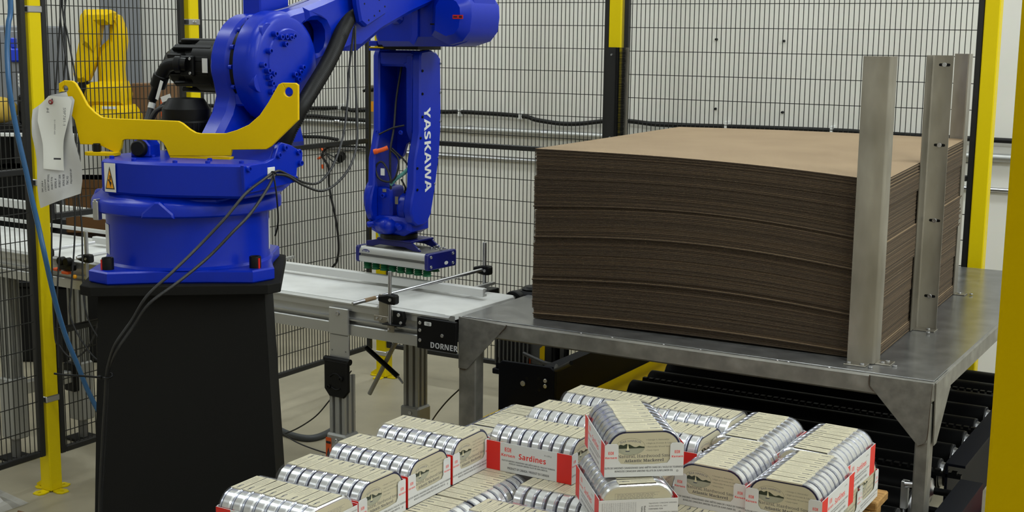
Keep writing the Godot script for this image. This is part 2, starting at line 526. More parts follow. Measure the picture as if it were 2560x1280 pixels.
func fence_post(label: String, x: Transform3D, s: float, h: float, clamps: Array, bolt_dir: Vector3, y0 := 0.0) -> Node3D:
	var t := thing("fence_post", label, "fence post", x)
	part(t, "post", mb().box(T(Vector3(0, (h + y0) / 2 + 0.004, 0)), Vector3(s, h - y0, s), 0.004), M.yellow_post)
	if y0 == 0.0:
		var f := mb()
		for k in 4:
			var d := Vector3(1, 0, 0).rotated(Vector3.UP, k * PI / 2)
			var q := PV([Vector2(-0.018, 0.0), Vector2(0.018, 0.0), Vector2(0.024, 0.03), Vector2(0.016, 0.048), Vector2(-0.016, 0.048), Vector2(-0.024, 0.03)])
			var hole := circ(Vector2(0, 0.030), 0.006, 10)
			f.prism(holed(q, hole), XF(d * (s / 2 - 0.002), Vector3(-d.z, 0, d.x), d, Vector3(0, 1, 0)), 0.006, 0.001)
		part(t, "foot_plate", f, M.yellow_post)
		part(t, "foot_gusset", mb().prism(PV([Vector2(0, 0), Vector2(0.055, 0), Vector2(0.055, 0.006), Vector2(0, 0.042)]), XF(Vector3(-s / 2 + 0.004, 0.006, -0.004), Vector3(-1, 0, 0), Vector3(0, 1, 0), Vector3(0, 0, 1)), 0.008), M.yellow_post)
	for y in clamps: clamp_(t, y, s, bolt_dir)
	return t

func fence() -> void:
	var fx := -3.885
	var bz := -5.236
	# left side of the cell, along z
	fence_post("yellow square fence post nearest on the left, bare foot plate on the floor", T(Vector3(fx - 0.012, 0, -3.222)), 0.056, 2.6, [1.776, 1.163, 0.358], Vector3(0, 0, 1))
	fence_post("yellow fence post half hidden behind the blue robot's black motor", T(Vector3(fx, 0, -3.998)), 0.056, 2.6, [1.743], Vector3(1, 0, 0))
	panel("wire mesh fence panel left of the nearest yellow post", Vector3(fx, 0, -1.9), Vector3(fx, 0, -3.186), 0.145, 2.55, [1.205], 1.657, 0.0205)
	panel("upper wire mesh panel in front of the small yellow robot, above the conveyor opening", Vector3(fx, 0, -3.254), Vector3(fx, 0, -3.962), 1.02, 2.55, [], 1.592, 0.0205)
	panel("low wire mesh panel under the conveyor beside the nearest yellow post", Vector3(fx, 0, -3.256), Vector3(fx, 0, -3.962), 0.135, 0.615, [], 0.516)
	panel("wire mesh panel between the blue robot and the corner of the cell", Vector3(fx, 0, -4.034), Vector3(fx, 0, -5.205), 0.15, 2.55, [1.192], 1.553)
	# back of the cell, along x
	fence_post("yellow corner fence post standing behind the vacuum gripper", T(Vector3(-3.845, 0, -5.262)), 0.06, 2.6, [0.125], Vector3(1, 0, 0))
	panel("wire mesh panel behind the gripper and the conveyor end", Vector3(-3.806, 0, bz), Vector3(-2.606, 0, bz), 0.16, 2.55, [1.197], 1.652)
	fence_post("yellow fence post with the black brush strip in front of it", T(Vector3(-2.575, 0, bz - 0.012)), 0.060, 2.6, [], Vector3(0, 0, 1))
	panel("wire mesh panel behind the cardboard stack", Vector3(-2.536, 0, bz), Vector3(-1.042, 0, bz), 0.16, 2.55, [1.185], 1.645)
	fence_post("yellow fence post at the right behind the last metal upright", T(Vector3(-1.012, 0, bz - 0.004)), 0.056, 2.6, [], Vector3(0, 0, 1))
	# big post close on the right
	var np := thing("fence_post", "big out-of-focus yellow post filling the right edge of the picture", "fence post", RY(Vector3(-0.303, 0, -1.985), 0.12))
	part(np, "post", mb().box(T(Vector3(0, 1.25, 0)), Vector3(0.082, 2.5, 0.082), 0.005), M.post_big)
	part(np, "foot_plate", mb().box(T(Vector3(0, 0.004, 0)), Vector3(0.15, 0.008, 0.15), 0.002), M.post_big)
	# brush strip
	var b := thing("brush_strip", "black angle bracket with a bristle strip standing in front of the middle fence post", "brush", T(Vector3(-2.60, 1.0, -5.195)))
	part(b, "bracket", mb().prism(PV([Vector2(0, 0), Vector2(0.046, 0), Vector2(0.046, -0.005), Vector2(0.005, -0.005), Vector2(0.005, -0.03), Vector2(0, -0.03)]), XZ(0.0), 0.66), M.fence_black)
	part(b, "channel", mb().bx(Vector3(0.046, 0.0, -0.006), Vector3(0.058, 0.66, 0.008), 0.001), M.black)
	var br := mb()
	var rg := RandomNumberGenerator.new(); rg.seed = 5
	for i in 330:
		var y := 0.002 * i
		br.bx(Vector3(0.058, y + rg.randf_range(0, 0.0006), -0.003), Vector3(0.088 + rg.randf_range(-0.004, 0.002), y + 0.0016, 0.003))
	part(b, "bristles", br, M.black_matte).set_meta("kind", "stuff")
	part(b, "backing_strip", mb().bx(Vector3(0.07, 0.24, -0.014), Vector3(0.10, 0.66, -0.011)), M.galv)
	part(b, "red_knob", mb().ball(Vector3(0.104, 0.272, -0.012), 0.009, 12), M.red)
	for y in [0.628, 0.27]:
		part(b, "screw", mb().cyl(Vector3(0.024, y, 0), Vector3(0.024, y, 0.006), 0.006, 0.004, 10), M.zinc)
	# cable tie round the near post
	solo("cable_tie", "thin black cable tie round the nearest yellow post above the paper tag", "cable tie", mb().tube([Vector3(-3.86, 1.393, -3.188), Vector3(-3.846, 1.393, -3.195), Vector3(-3.846, 1.393, -3.23), Vector3(-3.85, 1.392, -3.246)], 0.003, 6), M.black)

# ------------------------------------------------------------------ robot
func bolt(par: Node3D, p: Vector3, d: Vector3, r: float, h: float, mat: Material, nm := "bolt") -> void:
	var f := MB.frame(p, d)
	part(par, nm, mb().lathe([Vector2(0, h * 0.55), Vector2(r * 0.55, h * 0.55), Vector2(r * 0.55, h), Vector2(r * 0.9, h), Vector2(r, h * 0.85), Vector2(r, 0)], f, 14, 20.0), mat)

func robot() -> void:
	var B := Vector3(-2.423, 0, -2.471)
	var th := 0.06
	# pedestal
	var pd := thing("robot_pedestal", "tall black tapered steel pedestal under the big blue robot", "pedestal", RY(B, 0.672))
	var col := mb()
	var w0 := 0.245; var w1 := 0.198
	var ring := func(w: float, y: float) -> Array: return [Vector3(-w, y, w), Vector3(w, y, w), Vector3(w, y, -w), Vector3(-w, y, -w)]
	var r0: Array = ring.call(w0, 0.02); var r1: Array = ring.call(w1, 1.075)
	for i in 4:
		var j := (i + 1) % 4
		var m: Vector3 = ((r0[i] + r0[j]) * Vector3(1, 0, 1)).normalized() + Vector3(0, 0.045, 0)
		col.flat(r0[i], r0[j], r1[j], r1[i], m.normalized())
	part(pd, "column", col, M.black_matte)
	part(pd, "floor_plate", mb().bx(Vector3(-0.30, 0, -0.30), Vector3(0.30, 0.02, 0.30), 0.004), M.black_matte)
	var c := 0.03
	var e := 0.238
	part(pd, "top_plate", mb().prism(PV([Vector2(-e + c, -e), Vector2(e - c, -e), Vector2(e, -e + c), Vector2(e, e - c), Vector2(e - c, e), Vector2(-e + c, e), Vector2(-e, e - c), Vector2(-e, -e + c)]), XZ(1.075), 0.024, 0.002), M.black_matte)

	var R := thing("industrial_robot", "big blue four-axis palletizing robot arm on the black pedestal", "robot", RY(B, th))
	# base plate and lower drum, turned with the pedestal
	var q := Transform3D(Basis(Vector3.UP, 0.672 - th), Vector3.ZERO)
	var bp := mb()
	var s := 0.222; var k := 0.05
	bp.prism(PV([Vector2(-s + k, -s), Vector2(-0.06, -s + 0.012), Vector2(0.06, -s + 0.012), Vector2(s - k, -s), Vector2(s, -s + k), Vector2(s - 0.012, -0.06), Vector2(s - 0.012, 0.06), Vector2(s, s - k), Vector2(s - k, s), Vector2(0.06, s - 0.012), Vector2(-0.06, s - 0.012), Vector2(-s + k, s), Vector2(-s, s - k), Vector2(-s + 0.012, 0.06), Vector2(-s + 0.012, -0.06), Vector2(-s, -s + k)]), q * XZ(1.099), 0.032, 0.004)
	part(R, "base_plate", bp, M.blue)
	part(R, "base_drum", mb().lathe([Vector2(0, 1.131), Vector2(0.212, 1.131), Vector2(0.2055, 1.137), Vector2(0.203, 1.150), Vector2(0.203, 1.262), Vector2(0, 1.262)], T(Vector3.ZERO), 64), M.blue)
	for sx in [-1.0, 1.0]:
		for sz in [-1.0, 1.0]:
			var p := q * Vector3(sx * 0.176, 1.131, sz * 0.176)
			var bo := part(R, "anchor_bolt", mb().lathe([Vector2(0, 0.018), Vector2(0.008, 0.018), Vector2(0.009, 0.028), Vector2(0.0135, 0.029), Vector2(0.0145, 0.026), Vector2(0.0145, 0)], T(p), 18, 20.0), M.black)
			part(bo, "torque_mark", mb().box(T(p + (Vector3(-0.55, 0, 0.9) if sx < 0 else Vector3(0.95, 0, 0.25)).normalized() * 0.0140 + Vector3(0, 0.012, 0)), Vector3(0.0045, 0.026, 0.0045)), M.red)
	# turret: skirt ring, body, cap
	part(R, "skirt_ring", mb().lathe([Vector2(0, 1.262), Vector2(0.232, 1.262), Vector2(0.236, 1.266), Vector2(0.236, 1.287), Vector2(0.232, 1.294), Vector2(0.222, 1.300), Vector2(0.212, 1.308), Vector2(0.206, 1.320), Vector2(0.203, 1.336), Vector2(0, 1.336)], T(Vector3.ZERO), 72), M.blue)
	for a in [1.16, 2.75, 4.4]:
		var d := Vector3(cos(a), 0, sin(a)); var sd := Vector3(-sin(a), 0, cos(a))
		part(R, "skirt_boss", mb().prism(PV([Vector2(-0.040, 1.262), Vector2(0.040, 1.262), Vector2(0.038, 1.274), Vector2(0.006, 1.302), Vector2(-0.006, 1.302), Vector2(-0.038, 1.274)]), XF(d * 0.18, sd, Vector3(0, 1, 0), d), 0.062, 0.004), M.blue)
	var body := PV([Vector2(-0.105, 0.17), Vector2(-0.09, 0.205), Vector2(-0.06, 0.215), Vector2(0.02, 0.219), Vector2(0.10, 0.205), Vector2(0.18, 0.172), Vector2(0.284, 0.125), Vector2(0.278, -0.03), Vector2(0.20, -0.17), Vector2(0.05, -0.20), Vector2(-0.1, -0.17), Vector2(-0.16, -0.05), Vector2(-0.16, 0.08)])
	part(R, "turret_body", mb().prism(body, XZ(1.312), 0.082, 0.006), M.blue)
	part(R, "turret_skirt", mb().prism(PV([Vector2(-0.15, 0.13), Vector2(-0.05, 0.205), Vector2(0.06, 0.21), Vector2(0.2, 0.13), Vector2(0.21, -0.05), Vector2(0.1, -0.19), Vector2(-0.1, -0.18), Vector2(-0.18, 0.0)]), XZ(1.296), 0.012, 0.004), M.blue)
	for p in [Vector2(-0.085, 0.175), Vector2(0.005, 0.195), Vector2(0.12, 0.18), Vector2(0.19, 0.145), Vector2(0.255, 0.10), Vector2(-0.12, 0.02), Vector2(-0.02, 0.10), Vector2(0.15, 0.09)]:
		bolt(R, Vector3(p.x, 1.394, p.y), Vector3.UP, 0.006, 0.006, M.blue)
	# cover plate on the right flank
	var cp := PV([Vector2(0.136, 1.392), Vector2(0.133, 1.324), Vector2(-0.068, 1.335), Vector2(-0.074, 1.37), Vector2(-0.094, 1.373), Vector2(-0.098, 1.408), Vector2(-0.046, 1.43), Vector2(-0.012, 1.438), Vector2(0.002, 1.432), Vector2(0.018, 1.402), Vector2(0.05, 1.394)])
	part(R, "side_cover", mb().prism(cp, ZY(0.279), 0.012, 0.002), M.blue)
	for p in [Vector2(0.122, 1.384), Vector2(0.118, 1.336), Vector2(-0.020, 1.424), Vector2(-0.076, 1.410), Vector2(0.005, 1.408), Vector2(-0.058, 1.345), Vector2(-0.082, 1.382)]:
		bolt(R, Vector3(0.291, p.y, p.x), Vector3.RIGHT, 0.0075, 0.008, M.blue)
	part(R, "side_block", mb().prism(PV([Vector2(0.02, 1.394), Vector2(-0.1, 1.394), Vector2(-0.1, 1.405), Vector2(-0.046, 1.428), Vector2(0.0, 1.428)]), ZY(0.11), 0.168, 0.004), M.blue)
	# warning sticker
	var wy := 1.352
	var wd := (Vector3(0.262, 0, -0.131)).normalized()
	var wf := XF(Vector3(-0.050, wy, 0.2195), Vector3(0.999, 0, 0.03).normalized(), Vector3(0, 1, 0), Vector3(-0.03, 0, 0.999).normalized())
	var st := part(R, "warning_sticker", mb().box(wf, Vector3(0.036, 0.070, 0.0012)), M.white, "white sticker with a yellow crushed-hand warning triangle")
	part(st, "triangle_border", mb().prism(PV([Vector2(-0.015, -0.028), Vector2(0.015, -0.028), Vector2(0, 0.027)]), wf * T(Vector3(0, 0, 0.0006)), 0.0006), M.ink)
	part(st, "triangle_face", mb().prism(PV([Vector2(-0.0118, -0.0255), Vector2(0.0118, -0.0255), Vector2(0, 0.0185)]), wf * T(Vector3(0, 0, 0.0012)), 0.0004), M.sign_yellow)
	part(st, "hand_icon", mb().prism(PV([Vector2(-0.0055, -0.006), Vector2(-0.002, -0.010), Vector2(0.003, -0.0235), Vector2(0.004, -0.0155), Vector2(0.007, -0.016), Vector2(0.005, -0.0125), Vector2(0.007, -0.0115), Vector2(0.002, -0.009), Vector2(-0.003, -0.003)]), wf * T(Vector3(0, 0, 0.0016)), 0.0003).box(wf * T(Vector3(0.001, 0.0, 0.0018)), Vector3(0.0022, 0.012, 0.0004)).box(wf * T(Vector3(0.0038, -0.001, 0.0018)), Vector3(0.0012, 0.010, 0.0004)), M.ink)
	# small latch clip at the skirt
	part(R, "latch_clip", mb().bx(Vector3(-0.108, 1.245, 0.208), Vector3(-0.090, 1.292, 0.224), 0.002).bx(Vector3(-0.104, 1.290, 0.19), Vector3(-0.094, 1.296, 0.224), 0.001), M.zinc)
	# nameplates on the drum
	for a in [2.20, -0.62]:
		var d := Vector3(cos(a), 0, sin(a)); var sd := Vector3(sin(a), 0, -cos(a))
		part(R, "nameplate", mb().box(XF(d * 0.2032 + Vector3(0, 1.19, 0), sd, Vector3(0, 1, 0), d), Vector3(0.042, 0.075, 0.0015)), M.white)
	# shoulder: housing casting, gap ring, drum and lower arm
	var sc := Vector2(-0.23, 1.615)
	var hs := PV([Vector2(-0.02, 1.39), Vector2(-0.05, 1.43), Vector2(-0.095, 1.505), Vector2(-0.115, 1.545)])
	hs = PackedVector2Array()
	for v in [Vector2(0.03, 1.392), Vector2(-0.045, 1.44), Vector2(-0.095, 1.50), Vector2(-0.112, 1.54), Vector2(-0.104, 1.57), Vector2(-0.095, 1.595)]: hs.append(v)
	for i in 15:
		var a := deg_to_rad(0.0 + 180.0 * i / 14.0)
		hs.append(sc + Vector2(cos(a), sin(a)) * 0.137)
	for v in [Vector2(-0.375, 1.57), Vector2(-0.40, 1.48), Vector2(-0.43, 1.392)]: hs.append(v)
	part(R, "shoulder_casting", mb().prism(hs, ZY(-0.005), 0.070, 0.014), M.blue)
	part(R, "shoulder_rib", mb().prism(PV([Vector2(-0.03, 1.392), Vector2(-0.05, 1.43), Vector2(-0.21, 1.49), Vector2(-0.25, 1.392)]), ZY(0.06), 0.05, 0.006), M.blue)
	part(R, "shoulder_lug", mb().prism(PV([Vector2(-0.235, 1.735), Vector2(-0.235, 1.86), Vector2(-0.36, 1.86), Vector2(-0.36, 1.74)]), ZY(0.0), 0.06, 0.004), M.blue)
	part(R, "stop_block", mb().bx(Vector3(0.06, 1.515, -0.155), Vector3(0.092, 1.55, -0.118), 0.005), M.blue)
	part(R, "gap_ring", mb().cyl(Vector3(0.06, 1.615, -0.23), Vector3(0.086, 1.615, -0.23), 0.128, -1, 48), M.black)
	for i in 16:
		var a := TAU * i / 16.0
		bolt(R, Vector3(0.064, 1.615 + sin(a) * 0.133, -0.23 + cos(a) * 0.133), Vector3.RIGHT, 0.006, 0.01, M.blue)
	var drum := mb()
	drum.lathe([Vector2(0, -0.055), Vector2(0.138, -0.055), Vector2(0.145, -0.050), Vector2(0.145, -0.012), Vector2(0.142, 0.0), Vector2(0.134, 0.010), Vector2(0.122, 0.0155), Vector2(0.10, 0.017), Vector2(0, 0.017)], XF(Vector3(0.135, 1.615, -0.23), Vector3(0, 0, -1), Vector3(1, 0, 0), Vector3(0, -1, 0)), 72)
	part(R, "shoulder_drum", drum, M.blue)
	# arm outline (z, y), with its window
	var arm := PV([Vector2(-0.20, 1.742), Vector2(-0.26, 1.7605), Vector2(-0.318, 1.771), Vector2(-0.391, 1.789), Vector2(-0.467, 1.81), Vector2(-0.56, 1.85), Vector2(-0.66, 1.905), Vector2(-0.78, 1.965), Vector2(-0.98, 2.00), Vector2(-1.06, 1.93), Vector2(-1.06, 1.86), Vector2(-0.99, 1.80), Vector2(-0.84, 1.76), Vector2(-0.70, 1.715), Vector2(-0.60, 1.675), Vector2(-0.50, 1.655), Vector2(-0.43, 1.605), Vector2(-0.37, 1.56), Vector2(-0.32, 1.525), Vector2(-0.23, 1.50), Vector2(-0.13, 1.56), Vector2(-0.12, 1.66)])
	var win := PV([Vector2(-0.308, 1.722), Vector2(-0.326, 1.732), Vector2(-0.354, 1.738), Vector2(-0.385, 1.739), Vector2(-0.405, 1.730), Vector2(-0.420, 1.712), Vector2(-0.421, 1.685), Vector2(-0.411, 1.664), Vector2(-0.389, 1.650), Vector2(-0.361, 1.648), Vector2(-0.337, 1.653), Vector2(-0.323, 1.669), Vector2(-0.312, 1.695)])
	part(R, "lower_arm", mb().prism(holed(arm, win), ZY(0.085), 0.062, 0.012), M.blue)
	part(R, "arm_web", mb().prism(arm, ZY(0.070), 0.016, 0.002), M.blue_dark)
	part(R, "face_plate", mb().lathe([Vector2(0.088, 0.0), Vector2(0.084, 0.004), Vector2(0, 0.004)], XF(Vector3(0.151, 1.628, -0.23), Vector3(0, 0, -1), Vector3(1, 0, 0), Vector3(0, -1, 0)), 40), M.blue)
	# bolts on the face, three clusters
	var cl := [Vector2(-0.167, 1.700), Vector2(-0.190, 1.692), Vector2(-0.210, 1.693), Vector2(-0.229, 1.691), Vector2(-0.244, 1.695), Vector2(-0.208, 1.674), Vector2(-0.142, 1.657), Vector2(-0.116, 1.622), Vector2(-0.134, 1.607), Vector2(-0.157, 1.599), Vector2(-0.139, 1.590), Vector2(-0.149, 1.574), Vector2(-0.149, 1.553), Vector2(-0.247, 1.595), Vector2(-0.270, 1.601), Vector2(-0.282, 1.613), Vector2(-0.261, 1.582)]
	for p in cl:
		var bo := part(R, "bolt", mb().lathe([Vector2(0.0042, 0.009), Vector2(0.0042, 0.0145), Vector2(0.0068, 0.0145), Vector2(0.0074, 0.013), Vector2(0.0074, 0)], XF(Vector3(0.1515, p.y, p.x), Vector3(0, 0, -1), Vector3(1, 0, 0), Vector3(0, -1, 0)), 16, 20.0), M.blue)
		part(bo, "hex_socket", mb().cyl(Vector3(0.1585, p.y, p.x), Vector3(0.1608, p.y, p.x), 0.0042, -1, 6), M.navy)
	for p in [Vector2(-0.152, 1.702), Vector2(-0.118, 1.578)]:
		var pdx := part(R, "flat_pad", mb().cyl(Vector3(0.120, p.y, p.x), Vector3(0.1475, p.y, p.x), 0.026, -1, 32, 0.001), M.blue)
		part(pdx, "pad_hole", mb().cyl(Vector3(0.1475, p.y, p.x), Vector3(0.1479, p.y, p.x), 0.0022, -1, 10), M.black)
	part(R, "rating_label", mb().box(XF(Vector3(0.1525, 1.667, -0.168), Vector3(0, 0.5, -0.87), Vector3(0, 0.87, 0.5), Vector3(1, 0, 0)), Vector3(0.014, 0.022, 0.001)), M.galv)
	var rl := part(R, "red_label", mb().box(XF(Vector3(0.1520, 1.661, -0.2805), Vector3(0, -0.36, 0.93), Vector3(0, 0.93, 0.36), Vector3(1, 0, 0)), Vector3(0.012, 0.060, 0.001)), M.sign_red, "narrow red warning label on the shoulder")
	for i in 4: part(rl, "label_mark", mb().box(XF(Vector3(0.1526, 1.680 - i * 0.013, -0.273 - i * 0.005), Vector3(0, -0.36, 0.93), Vector3(0, 0.93, 0.36), Vector3(1, 0, 0)), Vector3(0.004, 0.008, 0.0005)), M.ink)
	for i in 2: lettering(R, "cast_lettering", ["HW000", "SA 3822"][i], 0.013, XF(Vector3(0.1105, 1.442 - 0.020 * i, -0.105), Vector3(0, 0, -1), Vector3(0, 1, 0), Vector3(1, 0, 0)), M.blue, "Droid Sans", false, 0.002)
	# motors
	var mo := part(R, "shoulder_motor", mb().lathe([Vector2(0, 0), Vector2(0.072, 0), Vector2(0.074, 0.004), Vector2(0.074, 0.120), Vector2(0.066, 0.126), Vector2(0.064, 0.150), Vector2(0.060, 0.156), Vector2(0.060, 0.206), Vector2(0.048, 0.226), Vector2(0.044, 0.236), Vector2(0, 0.236)], XF(Vector3(-0.005, 1.613, -0.235), Vector3(0, 0.26, 0.966), Vector3(-1, 0, 0), Vector3(0, 0.966, -0.26)), 12, 5.0), M.black, "black servo motor on the shoulder axis")
	for i in 12:
		var a := TAU * (i + 0.5) / 12.0
		part(mo, "cooling_fin", mb().box(XF(Vector3(-0.128, 1.613 + sin(a) * 0.068, -0.235 + cos(a) * 0.068), Vector3(1, 0, 0), Vector3(0, sin(a), cos(a)), Vector3(0, cos(a), -sin(a))), Vector3(0.13, 0.012, 0.014), 0.002), M.black)
		if i < 8: part(mo, "rear_fin", mb().box(XF(Vector3(-0.182, 1.613 + sin(a) * 0.062, -0.235 + cos(a) * 0.062), Vector3(1, 0, 0), Vector3(0, sin(a), cos(a)), Vector3(0, cos(a), -sin(a))), Vector3(0.045, 0.010, 0.008), 0.002), M.black)
	part(mo, "connector_box", mb().bx(Vector3(-0.150, 1.586, -0.185), Vector3(-0.105, 1.640, -0.155), 0.003).bx(Vector3(-0.200, 1.632, -0.20), Vector3(-0.150, 1.645, -0.16), 0.003), M.black)
	part(mo, "motor_label", mb().bx(Vector3(-0.078, 1.596, -0.1615), Vector3(-0.060, 1.634, -0.160)), M.white)
	part(mo, "elbow_connector", mb().tube([Vector3(-0.128, 1.617, -0.155), Vector3(-0.150, 1.618, -0.145), Vector3(-0.178, 1.612, -0.140), Vector3(-0.196, 1.592, -0.140), Vector3(-0.208, 1.570, -0.140)], 0.0175, 16).cyl(Vector3(-0.200, 1.588, -0.14), Vector3(-0.216, 1.556, -0.14), 0.0215, -1, 16, 0.002).cyl(Vector3(-0.140, 1.617, -0.15), Vector3(-0.156, 1.617, -0.143), 0.022, -1, 16, 0.002).cyl(Vector3(-0.212, 1.566, -0.14), Vector3(-0.236, 1.520, -0.14), 0.0125), M.black)
	for p in [Vector2(1.632, -0.114), Vector2(1.594, -0.114)]: bolt(mo, Vector3(p.y, p.x, -0.155), Vector3.BACK, 0.004, 0.003, M.zinc)
	var so := part(R, "turning_motor", mb().lathe([Vector2(0.052, 1.394), Vector2(0.060, 1.40), Vector2(0.060, 1.44), Vector2(0.075, 1.442), Vector2(0.077, 1.448), Vector2(0.077, 1.470), Vector2(0.075, 1.474), Vector2(0.063, 1.476), Vector2(0.063, 1.503), Vector2(0.046, 1.530), Vector2(0.0, 1.533)], T(Vector3(-0.092, 0, -0.11)), 36, 25.0), M.black, "black upright servo motor behind the yellow bracket")
	for i in 40:
		var a := TAU * i / 40.0
		part(so, "ring_tooth", mb().box(XF(Vector3(-0.092 + cos(a) * 0.077, 1.459, -0.11 + sin(a) * 0.077), Vector3(cos(a), 0, sin(a)), Vector3(0, 1, 0), Vector3(-sin(a), 0, cos(a))), Vector3(0.004, 0.022, 0.005)), M.black)
	part(R, "motor_cable", mb().tube([Vector3(-0.232, 1.527, -0.14), Vector3(-0.236, 1.50, -0.135), Vector3(-0.228, 1.45, -0.10), Vector3(-0.205, 1.41, -0.05), Vector3(-0.18, 1.390, -0.03)], 0.0085, 10).tube([Vector3(-0.175, 1.520, -0.14), Vector3(-0.205, 1.49, -0.12), Vector3(-0.212, 1.44, -0.09), Vector3(-0.190, 1.405, -0.05), Vector3(-0.165, 1.390, -0.03)], 0.0065, 8).tube([Vector3(-0.155, 1.510, -0.12), Vector3(-0.192, 1.49, -0.10), Vector3(-0.200, 1.44, -0.075), Vector3(-0.175, 1.405, -0.03), Vector3(-0.15, 1.390, -0.01)], 0.0065, 8), M.cable)
	part(R, "cable_marker", mb().cyl(Vector3(-0.2345, 1.512, -0.1385), Vector3(-0.2358, 1.498, -0.134), 0.0095).box(XF(Vector3(-0.165, 1.528, -0.115), Vector3(0.8, 0.25, 0), Vector3(-0.25, 0.8, 0), Vector3(0, 0, 1)), Vector3(0.040, 0.018, 0.0015)).box(XF(Vector3(-0.190, 1.548, -0.118), Vector3(0.35, 0.9, 0), Vector3(-0.9, 0.35, 0), Vector3(0, 0, 1)), Vector3(0.055, 0.010, 0.002)), M.white)
	# socket block on the turret top
	var sb := part(R, "socket_block", mb().prism(PV([Vector2(-0.026, 0), Vector2(0.026, 0), Vector2(0.026, 0.028), Vector2(0.014, 0.042), Vector2(-0.014, 0.042), Vector2(-0.026, 0.028)]), RY(Vector3(-0.068, 1.394, 0.055), 0.30), 0.060, 0.003), M.blue)
	part(sb, "socket_cap", mb().cyl(Vector3(-0.0502, 1.416, 0.112), Vector3(-0.0460, 1.416, 0.127), 0.0215, 0.0200, 28, 0.003), M.black)
	# elbow head
	elbow(R)
	# lifting bracket, parts in world axes moved into the robot's
	lift_bracket(R)
	# corrugated hose along the arm
	part(R, "corrugated_hose", mb().tube([Vector3(0.110, 1.800, -0.66), Vector3(0.125, 1.769, -0.575), Vector3(0.150, 1.730, -0.498), Vector3(0.180, 1.653, -0.394), Vector3(0.190, 1.603, -0.332), Vector3(0.200, 1.560, -0.270), Vector3(0.200, 1.518, -0.225), Vector3(0.190, 1.484, -0.208), Vector3(0.180, 1.454, -0.193), Vector3(0.160, 1.405, -0.185)], 0.0215, 22, 6, 0.0062), M.rubber, "thick black corrugated hose along the lower arm")

